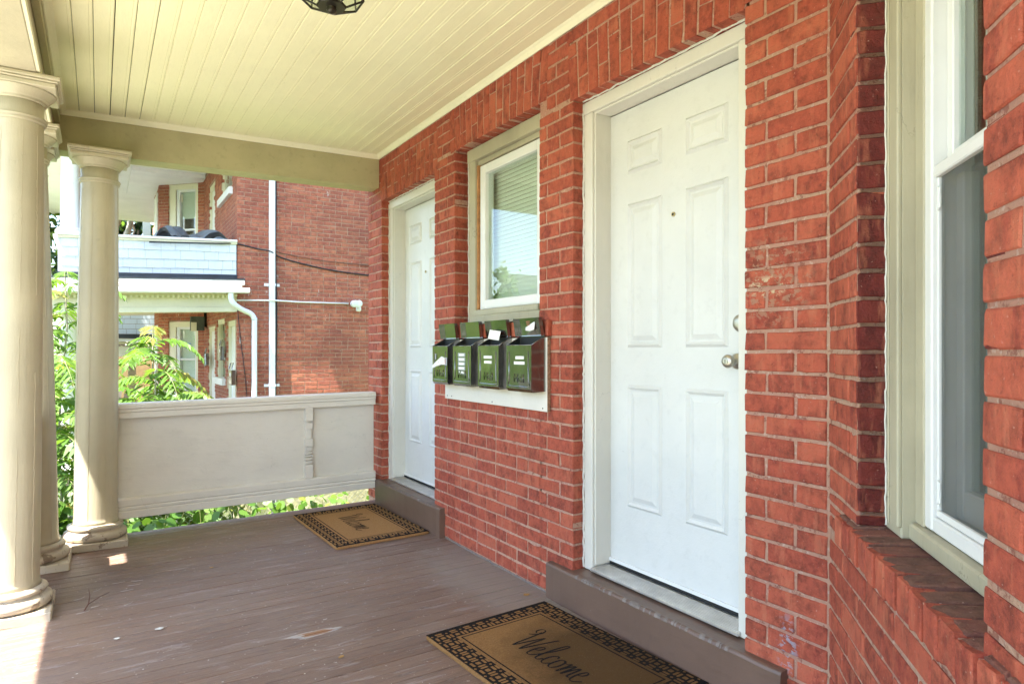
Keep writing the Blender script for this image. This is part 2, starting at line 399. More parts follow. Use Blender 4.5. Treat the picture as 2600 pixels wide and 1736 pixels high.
# ------------------------------------------------------------------ object helpers
W = {}
class MB:
    def __init__(self): self.v = []; self.f = []; self.a = []
    def hexa(self, p):
        n = len(self.v); self.v += [tuple(q) for q in p]
        self.f += [tuple(n + i for i in q) for q in ((0, 3, 2, 1), (4, 5, 6, 7), (0, 1, 5, 4), (1, 2, 6, 5), (2, 3, 7, 6), (3, 0, 4, 7))]
    def box(self, x0, x1, y0, y1, z0, z1, sl=0.0):
        self.hexa([(x, y, z + sl * x) for z in (z0, z1) for x, y in ((x0, y0), (x1, y0), (x1, y1), (x0, y1))])
    def obox(self, o, a, b, c, la, lb, lc):
        """box from corner o along unit axes a, b, c"""
        o = Vector(o); A = Vector(a) * la; B = Vector(b) * lb; Cc = Vector(c) * lc
        self.hexa([o, o + A, o + A + B, o + B, o + Cc, o + A + Cc, o + A + B + Cc, o + B + Cc])
    def extrude(self, prof, o, a, b, l, L):
        """profile [(pa, pb)] extruded by L along l from o"""
        o = Vector(o); a = Vector(a); b = Vector(b); l = Vector(l)
        n = len(self.v); k = len(prof)
        for q in (0.0, L):
            for pa, pb in prof: self.v.append(tuple(o + a * pa + b * pb + l * q))
        for i in range(k): self.f.append((n + i, n + (i + 1) % k, n + k + (i + 1) % k, n + k + i))
        self.f.append(tuple(n + i for i in reversed(range(k)))); self.f.append(tuple(n + k + i for i in range(k)))
    def lathe(self, prof, n=24, c=(0, 0), sx=1.0, sy=1.0, ph=0.0):
        m = len(self.v)
        for r, z in prof:
            for i in range(n):
                t = 2 * math.pi * i / n + ph
                self.v.append((c[0] + r * sx * math.cos(t), c[1] + r * sy * math.sin(t), z))
        for j in range(len(prof) - 1):
            for i in range(n):
                self.f.append((m + j * n + i, m + j * n + (i + 1) % n, m + (j + 1) * n + (i + 1) % n, m + (j + 1) * n + i))
        self.f.append(tuple(m + i for i in reversed(range(n))))
        self.f.append(tuple(m + (len(prof) - 1) * n + i for i in range(n)))
    def tube(self, pts, r, n=6, r2=None):
        pts = [Vector(p) for p in pts]; m = len(self.v); k = len(pts)
        up = Vector((0.13, 0.21, 0.97))
        for j, p in enumerate(pts):
            d = (pts[min(j + 1, k - 1)] - pts[max(j - 1, 0)]).normalized()
            a = d.cross(up)
            if a.length < 1e-3: a = d.cross(Vector((1, 0, 0)))
            a.normalize(); b = d.cross(a)
            rr = r if r2 is None else r + (r2 - r) * j / max(1, k - 1)
            for i in range(n):
                t = 2 * math.pi * i / n
                self.v.append(tuple(p + a * rr * math.cos(t) + b * rr * math.sin(t)))
        for j in range(k - 1):
            for i in range(n):
                self.f.append((m + j * n + i, m + j * n + (i + 1) % n, m + (j + 1) * n + (i + 1) % n, m + (j + 1) * n + i))
        self.f.append(tuple(m + i for i in reversed(range(n)))); self.f.append(tuple(m + (k - 1) * n + i for i in range(n)))
    def face(self, pts, a=None):
        n = len(self.v); self.v += [tuple(p) for p in pts]; self.f.append(tuple(range(n, n + len(pts))))
        if a is not None: self.a += [a] * len(pts)
def mesh_from(name, mb, mat, smooth=False):
    me = bpy.data.meshes.new(name)
    me.from_pydata(mb.v, [], mb.f)
    me.materials.append(MATS[mat])
    if smooth: me.polygons.foreach_set('use_smooth', [True] * len(me.polygons))
    if mb.a and len(mb.a) == len(mb.v):
        at = me.attributes.new('brnd', 'FLOAT', 'POINT'); at.data.foreach_set('value', mb.a)
    me.update()
    return me
def tag(o, label=None, cat=None, group=None, kind=None):
    if label: o['label'] = label
    if cat: o['category'] = cat
    if group: o['group'] = group
    if kind: o['kind'] = kind
    return o
def thing(name, loc, label, cat, group=None, kind=None):
    o = bpy.data.objects.new(name, None); COL.objects.link(o)
    o.empty_display_size = 0.1
    o.location = loc; W[o.name] = Vector(loc)
    return tag(o, label, cat, group, kind)
def obj(name, mb, mat, parent=None, label=None, cat=None, group=None, kind=None, smooth=False, bevel=0.0, seg=1, keep=False, auto=False):
    """link a mesh; its origin sits at the base of its own shape"""
    xs = [v[0] for v in mb.v]; ys = [v[1] for v in mb.v]; zs = [v[2] for v in mb.v]
    o0 = Vector((0, 0, 0)) if keep else Vector(((min(xs) + max(xs)) / 2, (min(ys) + max(ys)) / 2, min(zs)))
    mb.v = [(v[0] - o0.x, v[1] - o0.y, v[2] - o0.z) for v in mb.v]
    me = mesh_from(name, mb, mat, smooth)
    o = bpy.data.objects.new(name, me); COL.objects.link(o)
    W[o.name] = o0
    if parent is not None:
        o.parent = parent; o.location = o0 - W[parent.name]
    else: o.location = o0
    if bevel > 0:
        bm = o.modifiers.new('bevel', 'BEVEL'); bm.width = bevel; bm.segments = seg; bm.limit_method = 'ANGLE'; bm.angle_limit = R(40)
    if auto:
        me.set_sharp_from_angle(angle=R(38)) if hasattr(me, 'set_sharp_from_angle') else None
    return tag(o, label, cat, group, kind)
def box_part(name, x0, x1, y0, y1, z0, z1, mat, parent, bevel=0.002, sl=0.0, **k):
    m = MB(); m.box(x0, x1, y0, y1, z0, z1, sl); return obj(name, m, mat, parent, bevel=bevel, **k)
def copy_tree(o, parent=None):
    c = o.copy(); COL.objects.link(c); c.parent = parent
    for ch in list(o.children): copy_tree(ch, c)
    return c
def text_mesh(name, s, size, depth, mat, parent, M, font_shear=0.0, align='CENTER'):
    """flat or embossed lettering turned into a mesh; M places its xy plane"""
    cu = bpy.data.curves.new('lettering', 'FONT'); cu.body = s; cu.size = size; cu.extrude = depth; cu.align_x = align; cu.shear = font_shear
    to = bpy.data.objects.new('lettering', cu); COL.objects.link(to)
    bpy.context.view_layer.update()
    me = bpy.data.meshes.new_from_object(to.evaluated_get(bpy.context.evaluated_depsgraph_get()))
    bpy.data.objects.remove(to); bpy.data.curves.remove(cu)
    me.name = name; me.materials.clear(); me.materials.append(MATS[mat])
    me.transform(M)
    o = bpy.data.objects.new(name, me); COL.objects.link(o); o.parent = parent
    W[o.name] = Vector((0, 0, 0))
    return o

# ------------------------------------------------------------------ bricks
def brick_geo(L, H, D, rng, b=0.0028):
    """front face at n=0 in (a, n, u) = (x, y, z), body reaching to n=-D (y = -D); centre of the face at the origin"""
    def j(s=0.0021): return rng.uniform(-s, s)
    hl, hh = L / 2, H / 2; c = min(0.0026, hh * 0.2)
    m0, m1 = rng.uniform(-0.6, 0.6) * hl, rng.uniform(-0.6, 0.6) * hl
    out = [(-hl + c, -hh), (m0, -hh), (hl - c, -hh), (hl, -hh + c), (hl, hh - c), (hl - c, hh), (m1, hh), (-hl + c, hh), (-hl, hh - c), (-hl, -hh + c)]
    out = [(x + j(), z + j()) for x, z in out]
    if rng.random() < 0.30:                       # a knocked-off corner or edge
        q = rng.randrange(10); x_, z_ = out[q]; kx = rng.uniform(0.002, 0.009)
        out[q] = (x_ - math.copysign(min(kx, hl * 0.3), x_), z_ - math.copysign(min(kx, hh * 0.25), z_))
    inn = [(x * (1 - b * 1.2 / hl) , z * (1 - b * 1.2 / hh)) for x, z in out]
    v = [(x, j(0.0008), z) for x, z in inn] + [(x, -b, z) for x, z in out] + [(x, -D, z) for x, z in out]
    f = [tuple(reversed(range(10)))]
    for r0 in (0, 10):
        for i in range(10): f.append((r0 + i, r0 + (i + 1) % 10, r0 + 10 + (i + 1) % 10, r0 + 10 + i))
    return v, f
PROTO = {}
class Bricks:
    def __init__(self): self.specs = []
    def add(self, p, a, n, u, L, H, D, mat, rank=0.0):
        n = Vector(n).normalized(); u = Vector(u).normalized()
        self.specs.append((Vector(p), n.cross(u), n, u, L, H, D, mat, rank))
    def finish(self, parent, maxn=300, name='brick', seed=1):
        rng = random.Random(seed)
        fw = Vector((math.sin(YAW), math.cos(YAW), 0)); rt = Vector((math.cos(YAW), -math.sin(YAW), 0))
        sc = []
        for i, (p, a, n, u, L, H, D, mat, rank) in enumerate(self.specs):
            d = p - CAM; z = d.dot(fw); s = 0.0
            if z > 0.2:
                x = d.dot(rt) / z; y = d.z / z
                if abs(x) < 0.80 and abs(y) < 0.56:
                    s = L * H * max(0.02, n.dot(-d.normalized())) / d.length_squared + rank
            sc.append((s, i))
        sc.sort(reverse=True)
        single = set(i for s, i in sc[:maxn] if s > 0)
        far = {}
        for i, (p, a, n, u, L, H, D, mat, rank) in enumerate(self.specs):
            tilt = rng.uniform(-0.004, 0.004)
            pp = p + n * rng.uniform(-0.0012, 0.0012)
            if i in single:
                kind = 'L' if L > 0.15 else ('M' if L > 0.075 else 'S')
                nomL = {'L': 0.203, 'M': 0.098, 'S': 0.058}[kind]
                key = (kind, mat, rng.randrange(5), round(D, 2))
                if key not in PROTO:
                    v, f = brick_geo(nomL, 0.0575, D, random.Random(sum(map(ord, kind + mat)) * 7 + key[2]))
                    mb = MB(); mb.v = v; mb.f = f
                    PROTO[key] = mesh_from('brick', mb, mat)
                o = bpy.data.objects.new(name, PROTO[key]); COL.objects.link(o)
                M = Matrix((( a.x, n.x, u.x), (a.y, n.y, u.y), (a.z, n.z, u.z)))
                e = (M @ Matrix.Rotation(tilt, 3, 'Y')).to_euler()
                o.parent = parent; o.location = pp - W[parent.name]
                o.rotation_euler = e; o.scale = (L / nomL, 1.0, H / 0.0575)
            else:
                mb = far.setdefault(mat, MB())
                v, f = brick_geo(L, H, D, rng)
                k = len(mb.v); rv = rng.random()
                mb.v += [tuple(pp + a * x + n * y + u * z) for x, y, z in v]
                mb.f += [tuple(k + q for q in ff) for ff in f]
                mb.a += [rv] * len(v)
        for mat, mb in far.items():
            obj('brick_field', mb, mat + '_far', parent, kind='stuff', keep=False)
CH = 0.0681; Z0 = 0.0068; JT = 0.0105           # course height, first bed joint, joint width
def fill(B, o, a, n, s0, s1, z0, z1, mat, flip=0, seed=0, D=0.1, holes=(), zbase=Z0, half=0.5, ch=CH, extra=0.1, rank=0.0, skip=None):
    """running bond with some headers on the plane through o (z measured in world), from s0 to s1 along a"""
    rng = random.Random(seed); o = Vector(o); a = Vector(a); n = Vector(n)
    k0 = math.floor((z0 - zbase) / ch + 0.35); k1 = math.ceil((z1 - zbase) / ch - 0.35)
    for k in range(k0, k1):
        lo = max(z0, zbase + k * ch); hi = min(z1, zbase + (k + 1) * ch)
        if hi - lo < 0.022: continue
        s = s0; first = True
        while s < s1 - 0.02:
            full = 0.213 + rng.uniform(-0.004, 0.004)
            if first and (k + flip) % 2: full = 0.1065 if half == 0.5 else half
            elif not first and rng.random() < extra: full = 0.1065
            first = False
            e = s + full
            if s1 - e < 0.055: e = s1
            if e > s1: e = s1
            mid = (s + e) / 2
            ja = 0.0 if s <= s0 + 1e-6 else JT / 2; jb = 0.0 if e >= s1 - 1e-6 else JT / 2
            L = e - s - ja - jb; H = hi - lo - JT; mid += (ja - jb) / 2
            if skip is None or not skip(mid, (lo + hi) / 2):
                if L > 0.015:
                    B.add(o + a * mid + Vector((0, 0, (lo + hi) / 2)), a, n, (0, 0, 1), L + rng.uniform(-0.002, 0.002), H + rng.uniform(-0.0015, 0.0015), D, mat, rank)
            s = e

# ================================================================== GROUND
GZ = -1.55
m = MB(); m.box(-300, 300, -300, 300, GZ - 0.3, GZ)
obj('ground', m, 'lawn', kind='structure')
m = MB(); m.box(-14.5, -9.0, -120, 120, GZ - 0.2, GZ + 0.004)
obj('road', m, 'asphalt', kind='structure')
m = MB(); m.box(-8.2, -6.7, -120, 120, GZ - 0.2, GZ + 0.03)
obj('pavement', m, 'pavement', kind='structure')
m = MB(); m.box(-6.7, -2.75, -6.0, 5.2, GZ - 0.2, GZ + 0.02)  # unseen concrete yard, added to bounce sunlight up to the porch ceiling
obj('path', m, 'pavement', kind='structure')

# ================================================================== THE BRICK HOUSE
house = thing('brick_house', (0.1, 2.0, 0.0), 'red painted brick house front with two white doors and window along the porch', 'house')
HB = Bricks()
WN = Vector((-1, 0, 0)); WA = Vector((0, 1, 0)); UP = Vector((0, 0, 1))
YE = 5.2                                          # end of the front wall
D2a, D2b = 3.952, 4.90                            # far door opening
WIa, WIb = 2.743, 3.665                           # window opening
D1a, D1b = 1.509, 2.467                           # near door opening
YC = 1.205                                        # inner corner with the bay
ZTOP = 2.70; SOFF = 2.309; WSOFF = 2.378; SILLT = 1.318; SILLB = 1.235
e = 0.0045                                        # mortar sits back from the brick faces
def mortar_wall(y0, y1, z0, z1, d=0.19):
    box_part('mortar_wall', e, d, y0 + e, y1 - e, z0, z1, 'mortar', house, bevel=0)
mortar_wall(D2b, YE, -0.4, ZTOP); mortar_wall(D2a - 0.02, D2b + 0.02, SOFF + e, ZTOP, 0.185); mortar_wall(WIb, D2a, -0.4, ZTOP)
mortar_wall(WIa - 0.02, WIb + 0.02, WSOFF + e, ZTOP, 0.185); mortar_wall(WIa - 0.02, WIb + 0.02, -0.4, SILLB, 0.185)
mortar_wall(D1b, WIa, -0.4, ZTOP); mortar_wall(D1a - 0.02, D1b + 0.02, SOFF + e, ZTOP, 0.185); mortar_wall(YC - 0.05, D1a, -0.4, ZTOP)
# piers
fill(HB, (0, 0, 0), WA, WN, D2b, YE, 0.0, SOFF + 0.30, 'brick', flip=0, seed=3)
fill(HB, (0, 0, 0), WA, WN, WIb, D2a, 0.0, WSOFF, 'brick', flip=1, seed=4, extra=0)
fill(HB, (0, 0, 0), WA, WN, D1b, WIa, 0.0, SOFF, 'brick', flip=0, seed=5, extra=0)
fill(HB, (0, 0, 0), WA, WN, WIa, WIb, 0.0, SILLB - 0.004, 'brick', flip=1, seed=6)
fill(HB, (0, 0, 0), WA, WN, YC + 0.008, D1a, 0.0, ZTOP, 'brick', flip=1, seed=7, extra=0)
# between the lintels the courses run on up to the ceiling
fill(HB, (0, 0, 0), WA, WN, WIb + 0.065, D2a - 0.03, WSOFF, 2.64, 'brick', flip=0, seed=8, extra=0)
fill(HB, (0, 0, 0), WA, WN, D1b + 0.03, WIa - 0.065, SOFF, 2.64, 'brick', flip=1, seed=9, extra=0)
def lintel(y0, y1, z0, z1, seed, lean=0.05):
    """jack arch of upright bricks: every column one long and one short brick, leaning out towards the skewbacks"""
    rng = random.Random(seed); n = round((y1 - y0) / 0.0685); w = (y1 - y0) / n
    for i in range(n):
        yb = y0 + (i + 0.5) * w; t = (i + 0.5) / n * 2 - 1
        dirv = Vector((0, t * lean, 1)).normalized(); side = WN.cross(dirv)
        parts = [0.203 + rng.uniform(-0.01, 0.004)] if i % 2 else [0.094 + rng.uniform(-0.012, 0.012), 0.203]
        z = 0.0; tot = z1 - z0
        for L in parts + [9]:
            L = min(L, tot - z)
            if L < 0.03: break
            c = Vector((0, yb, z0)) + dirv * (z + L / 2) + Vector((0, t * lean * 0.0, 0))
            HB.add(c, dirv, WN, side, L - 0.007, w * (1 + 0.08 * abs(t) * 0) - 0.008, 0.1, 'brick')
            z += L
lintel(D2a - 0.035, D2b + 0.02, SOFF, 2.572, 11, 0.07); lintel(WIa - 0.06, WIb + 0.06, WSOFF, 2.645, 12, 0.10); lintel(D1a, D1b + 0.03, SOFF, 2.572, 13, 0.07)
fill(HB, (0, 0, 0), WA, WN, D2a - 0.02, YE, 2.572, 2.645, 'brick', seed=14, zbase=2.573)
fill(HB, (0, 0, 0), WA, WN, D1a, D1b + 0.05, 2.572, 2.645, 'brick', seed=15, zbase=2.573)
# rowlock sill of the window, painted darker
yy = WIa - 0.11
while yy < WIb + 0.02:
    w = min(0.205, WIb + 0.03 - yy)
    HB.add((-0.022, yy + w / 2, (SILLB + SILLT) / 2), WA, WN, UP, w - 0.006, SILLT - SILLB - 0.006, 0.12, 'brick')
    yy += w
# --- the 45 degree bay with its window
c45 = math.sqrt(0.5)
BN_ = Vector((-c45, c45, 0)); BA = BN_.cross(UP)         # outward normal; BA points back to the inner corner (s = -BA)
BO = Vector((0, YC, 0))
def bp(s, off, z): return BO - BA * s + BN_ * off + UP * z
BS0, BS1, BS2 = 0.299, 1.015, 1.56
BSILL = 0.722; BSB = 0.643
def bay_box(name, s0, s1, o0, o1, z0, z1, mat, parent, bevel=0.002, **k):
    m = MB(); m.obox(bp(s1, o0, z0), BA, BN_, UP, s1 - s0, o1 - o0, z1 - z0); return obj(name, m, mat, parent, bevel=bevel, **k)
bay_box('mortar_wall', 0.0, BS0 - e, -0.19, -e, -0.4, ZTOP, 'mortar', house, 0)
bay_box('mortar_wall', BS1 + e, BS2, -0.19, -e, -0.4, ZTOP, 'mortar', house, 0)
bay_box('mortar_wall', BS0 - 0.02, BS1 + 0.02, -0.185, -e, -0.4, BSB, 'mortar', house, 0)
bay_box('mortar_wall', BS0 - 0.02, BS1 + 0.02, -0.185, -e, 2.41, ZTOP, 'mortar', house, 0)
fill(HB, BO, BA, BN_, -BS0 + 0.004, -0.006, BSILL, ZTOP, 'brick', flip=0, seed=21, extra=0, half=0.063)
fill(HB, BO, BA, BN_, -BS2, -BS1, 0.0, ZTOP, 'brick', flip=1, seed=22, extra=0, half=0.085)
fill(HB, BO, BA, BN_, -BS1, -0.006, 0.0, BSB - 0.003, 'brick', flip=0, seed=23, half=0.063)
fill(HB, BO, BA, BN_, -0.165, -0.006, BSB, BSILL, 'brick', flip=0, seed=24, half=0.063)
fill(HB, BO, BA, BN_, -BS1, -BS0, 2.41, ZTOP, 'brick', seed=25)
# dark red painted reveal bricks beside the bay window
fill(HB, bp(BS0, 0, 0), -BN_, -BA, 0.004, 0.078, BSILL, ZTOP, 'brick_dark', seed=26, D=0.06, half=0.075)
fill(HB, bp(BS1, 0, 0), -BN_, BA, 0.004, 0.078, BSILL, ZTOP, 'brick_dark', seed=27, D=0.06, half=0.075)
bay_box('mortar_wall', BS0 - 0.07, BS0 - 0.0045, -0.082, -0.012, BSILL, ZTOP, 'mortar', house, 0)
rg = random.Random(77); pts = []; z = BSILL + 0.01
while z < 2.6:
    pts.append(tuple(bp(BS0 + 0.001 + rg.uniform(-0.001, 0.0015), -0.0695 + rg.uniform(-0.0015, 0.0015), z))); z += rg.uniform(0.008, 0.03)
m = MB(); m.tube(pts, 0.0026, 5); obj('caulk', m, 'paint_casing', house)
# rowlock sill: bricks on edge, a weathered brown top
rl = random.Random(5); s = 0.166
while s < BS1 + 0.10:
    w = 0.0715 + rl.uniform(-0.003, 0.004)
    depth = 0.20 if BS0 - 0.04 < s < BS1 - 0.02 else 0.0605
    if s < BS0 - 0.04: depth = 0.075
    dz = rl.uniform(-0.003, 0.003)
    # upright face
    HB.add(bp(s + w / 2, 0.020 + rl.uniform(-0.002, 0.002), (BSILL - 0.002 + BSB) / 2 + dz), BA, BN_, UP, w - 0.012, BSILL - BSB - 0.004, 0.05, 'brick', rank=1.0)
    # top face, sloping a little outward
    tilt = (UP + BN_ * 0.05).normalized(); fwd = BA.cross(tilt)
    HB.add(bp(s + w / 2, 0.010 - depth / 2, BSILL + dz + 0.003), BA, tilt, fwd, w - 0.011, depth, 0.03, 'brick_sill', rank=1.0)
    s += w
bay_box('mortar_wall', 0.16, BS1 + 0.1, -0.16, 0.012, BSB, BSILL - 0.008, 'mortar', house, 0)
fx, fy_ = bp(BS2, 0, 0).x, bp(BS2, 0, 0).y
fill(HB, (fx, 0, 0), WA, WN, fy_ - 1.6, fy_, 0.0, ZTOP, 'brick', seed=28)
HB.finish(house, 300, seed=2)
rg = random.Random(55); pts = []; y = 2.635
while y < 3.80:
    pts.append((-0.001 + rg.uniform(-0.003, 0.003), y, 0.002 + rg.uniform(-0.002, 0.004))); y += rg.uniform(0.01, 0.04)
m = MB(); m.tube(pts, 0.0055, 6); obj('mortar_fillet', m, 'stone_worn', house)
# unseen bulk of the house that closes the rooms and shades the yard
box_part('side_wall', 0.195, 7.0, YE - 0.22, YE - 0.001, GZ - 0.1, 6.6, 'mortar', house, bevel=0)
box_part('upper_wall', 0.02, 0.2, -6.0, YE - 0.002, ZTOP + 0.002, 6.6, 'mortar', house, bevel=0)
box_part('back_wall', 7.002, 7.2, -6.0, YE - 0.002, GZ - 0.1, 6.6, 'mortar', house, bevel=0)
box_part('end_wall', 0.2, 7.0, -6.2, -6.002, GZ - 0.1, 6.6, 'mortar', house, bevel=0)
box_part('room_floor', 0.17, 7.0, -6.0, YE - 0.23, 0.02, 0.16, 'room_dark', house, bevel=0)
box_part('roof', -0.6, 7.6, -6.6, YE + 0.5, 6.62, 6.9, 'roof_dark', house, bevel=0)
# rest of the bay: front face and far side, out of the picture
bx, by = bp(BS2, 0, 0).x, bp(BS2, 0, 0).y
box_part('bay_front', bx + 0.0046, bx + 0.20, by - 1.6, by - 0.003, -0.4, 2.70, 'mortar', house, bevel=0)
box_part('bay_side', bx + 0.201, 0.02, by - 1.6, by - 1.4, -0.4, 2.70, 'mortar', house, bevel=0)
box_part('foundation', 0.03, 0.19, -6.0, YE, GZ - 0.1, -0.41, 'foundation', house, bevel=0)

# ------------------------------------------------------------------ doors
def make_door(ya, yb, z0, z1, furniture, mirror=False):
    """opening ya..yb; leaf between the jambs"""
    la, lb = ya + 0.090, yb - 0.070 + (0.0 if furniture else 0.02)
    X = 0.163
    door = MB(); door.box(X, X + 0.044, la, lb, z0, z1)
    door = obj('door', door, 'paint_door', house, bevel=0.001)
    wd = lb - la
    rows = ((z0 + 1.737, z0 + 1.885), (z0 + 0.968, z0 + 1.605), (z0 + 0.262, z0 + 0.802))
    cols = ((la + 0.118, la + 0.118 + 0.215), (lb - 0.118 - 0.215, lb - 0.118))
    for a, b in rows:
        for c, d in cols:
            m = MB()
            # ogee ring standing proud, then a hollow, then the raised field
            def ring(y0, y1, zz0, zz1, w, h):
                P = [(y0, zz0), (y1, zz0), (y1, zz1), (y0, zz1)]
                Q = [(y0 + w, zz0 + w), (y1 - w, zz0 + w), (y1 - w, zz1 - w), (y0 + w, zz1 - w)]
                Mi = [((p[0] + q[0]) / 2, (p[1] + q[1]) / 2) for p, q in zip(P, Q)]
                for i in range(4):
                    j = (i + 1) % 4
                    m.face([(X - 0.0004, *P[i]), (X - 0.0004, *P[j]), (X - h, *Mi[j]), (X - h, *Mi[i])])
                    m.face([(X - h, *Mi[i]), (X - h, *Mi[j]), (X - 0.0004, *Q[j]), (X - 0.0004, *Q[i])])
            ring(c, d, a, b, 0.022, 0.010)
            k = 0.030; q = 0.020
            P = [(c + k, a + k), (d - k, a + k), (d - k, b - k), (c + k, b - k)]
            Q = [(c + k + q, a + k + q), (d - k - q, a + k + q), (d - k - q, b - k - q), (c + k + q, b - k - q)]
            for i in range(4):
                j = (i + 1) % 4
                m.face([(X - 0.0005, *P[i]), (X - 0.0005, *P[j]), (X - 0.009, *Q[j]), (X - 0.009, *Q[i])])
            m.face([(X - 0.009, *p) for p in Q])
            obj('panel', m, 'paint_door', door)
    yc = (la + lb) / 2
    ph = MB(); ph.tube([(X + 0.002, yc, z0 + 1.512), (X - 0.005, yc, z0 + 1.512)], 0.0095, 20)
    ph = obj('peephole', ph, 'brass', door)
    m = MB(); m.tube([(X, yc, z0 + 1.512), (X - 0.0056, yc, z0 + 1.512)], 0.0052, 14); obj('lens', m, 'black_rubber', door)
    # weather strip and sweep
    box_part('door_sweep', X - 0.006, X + 0.04, la, lb, z0 - 0.022, z0 - 0.008, 'black_rubber', door, bevel=0)
    box_part('drip_edge', X - 0.009, X - 0.001, la, lb, z0 - 0.0075, z0 + 0.008, 'vinyl', door, bevel=0.001)
    box_part('weather_strip', X + 0.012, X + 0.04, lb + 0.0005, lb + 0.006, z0 - 0.02, z1, 'black_rubber', door, bevel=0)
    # frame: casing, stop and jamb, each side and the head
    fr = MB(); fr.box(0.062, 0.20, yb - 0.062, yb - 0.004, z0 - 0.045, z1 + 0.011)
    fr = obj('door_frame', fr, 'paint_casing', house, bevel=0.003)
    box_part('casing', 0.062, 0.2, ya + 0.004, ya + 0.080, z0 - 0.045, z1 + 0.011, 'paint_casing', fr, 0.003)
    box_part('casing', 0.060, 0.2, ya + 0.004, yb - 0.004, z1 + 0.012, z1 + 0.067, 'paint_casing', fr, 0.003)
    jy = yb - 0.062
    box_part('brick_mould', 0.074, 0.19, jy - 0.0085, jy + 0.001, z0 - 0.02, z1 + 0.013, 'paint_casing', fr, 0.003)
    box_part('brick_mould', 0.074, 0.19, ya + 0.079, ya + 0.0895, z0 - 0.02, z1 + 0.013, 'paint_casing', fr, 0.003)
    box_part('brick_mould', 0.074, 0.162, ya + 0.090, jy - 0.009, z1 + 0.003, z1 + 0.0125, 'paint_casing', fr, 0.003)
    # caulk bead, ragged, between frame and brick
    rg = random.Random(int(ya * 100)); m = MB(); z = z0 - 0.04; 
    pts = []
    while z < z1 + 0.07:
        pts.append((0.060 + rg.uniform(-0.003, 0.002), yb - 0.003 + rg.uniform(-0.0015, 0.0015), z)); z += 0.012 + rg.uniform(0, 0.03)
    m.tube(pts, 0.0048, 5); obj('caulk', m, 'chip_paint', fr)
    pts = []; y = ya + 0.01
    while y < yb - 0.005:
        pts.append((0.056 + rg.uniform(-0.004, 0.004), y, SOFF + 0.001 + rg.uniform(-0.002, 0.003))); y += 0.02 + rg.uniform(0, 0.012)
    m = MB(); m.tube(pts, 0.0045, 5); obj('caulk', m, 'chip_paint', fr)
    # ribbed aluminium threshold
    th = MB(); th.box(0.045, 0.21, ya + 0.066, yb - 0.066, z0 - 0.040, z0 - 0.026)
    th = obj('threshold', th, 'aluminium', house, bevel=0.003)
    for i in range(9):
        x = 0.055 + i * 0.011
        box_part('rib', x, x + 0.005, ya + 0.067, yb - 0.067, z0 - 0.027, z0 - 0.0235, 'aluminium', th, 0.0008)
    if furniture:
        ky = la + 0.076
        kn = MB(); kn.v = []
        prof = [(0.029, 0.0), (0.029, 0.005), (0.023, 0.008), (0.012, 0.012), (0.011, 0.028), (0.018, 0.034), (0.024, 0.044), (0.025, 0.054), (0.021, 0.062), (0.010, 0.065)]
        kn.lathe(prof, 28); kn.v = [(X - z, ky + x, z0 + 0.915 + y) for x, y, z in kn.v]
        kn = obj('knob', kn, 'nickel', door, smooth=True)
        m = MB(); m.lathe([(0.011, 0.0), (0.0105, 0.0022), (0.009, 0.0026)], 18); m.v = [(X - 0.065 - z, ky + x, z0 + 0.915 + y) for x, y, z in m.v]
        obj('lock_cylinder', m, 'nickel', door)
        m = MB(); m.box(X - 0.0686, X - 0.0675, ky - 0.0012, ky + 0.0012, z0 + 0.908, z0 + 0.922); obj('keyhole', m, 'black_rubber', door)
        db = MB(); db.lathe([(0.033, 0.0), (0.032, 0.008), (0.024, 0.016), (0.012, 0.018)], 28); db.v = [(X - z, ky - 0.016 + x, z0 + 1.055 + y) for x, y, z in db.v]
        obj('deadbolt', db, 'nickel', door, smooth=True)
    return door
make_door(D1a, D1b, 0.214, 2.239, True)
make_door(D2a, D2b, 0.224, 2.239, False)

# ------------------------------------------------------------------ front window beside the mailboxes
def slats(parent, o, a, n, L, z0, z1, gap=0.0245):
    m = MB(); z = z0; o = Vector(o); a = Vector(a); n = Vector(n)
    while z < z1:
        p = o + UP * z
        m.face([p + n * 0.0, p + a * L, p + a * L - n * 0.006 + UP * (gap + 0.001), p - n * 0.006 + UP * (gap + 0.001)])
        z += gap
    return obj('blind', m, 'slat', parent, kind='stuff')
win = MB(); win.box(0.065, 0.15, 3.524, 3.60, SILLT + 0.002, 2.335)
win = obj('window', win, 'paint_window_wood', house, bevel=0.003)
box_part('jamb', 0.065, 0.15, 2.76, 2.836, SILLT + 0.002, 2.335, 'paint_window_wood', win, 0.003)
box_part('jamb', 0.10, 0.155, 3.601, 3.655, SILLT + 0.002, 2.37, 'black_rubber', win, 0)  # black strip standing in for the dark gap between frame and brick
box_part('head', 0.058, 0.15, 2.76, 3.61, 2.297, 2.372, 'paint_window_wood', win, 0.003)
box_part('head', 0.085, 0.15, 2.84, 3.522, 2.268, 2.2965, 'paint_window_wood', win, 0.002)
box_part('bare_strip', 0.078, 0.14, 3.5075, 3.5235, 1.36, 2.268, 'raw_wood', win, 0.001)
box_part('window_sill', 0.03, 0.15, 2.79, 3.533, SILLT + 0.003, 1.372, 'paint_window_wood', win, 0.004)
box_part('window_sill', 0.055, 0.15, 2.84, 3.522, 1.3725, 1.408, 'paint_window_wood', win, 0.004)
WY0, WY1, WZ0, WZ1 = 2.838, 3.503, 1.410, 2.262
vf = MB(); vf.box(0.088, 0.15, WY1 - 0.058, WY1, WZ0, WZ1); vf = obj('sash_frame', vf, 'vinyl', win, bevel=0.004)
box_part('stile', 0.088, 0.15, WY0, WY0 + 0.058, WZ0, WZ1, 'vinyl', win, 0.004)
box_part('rail', 0.0885, 0.15, WY0 + 0.0585, WY1 - 0.0585, WZ1 - 0.052, WZ1, 'vinyl', win, 0.004)
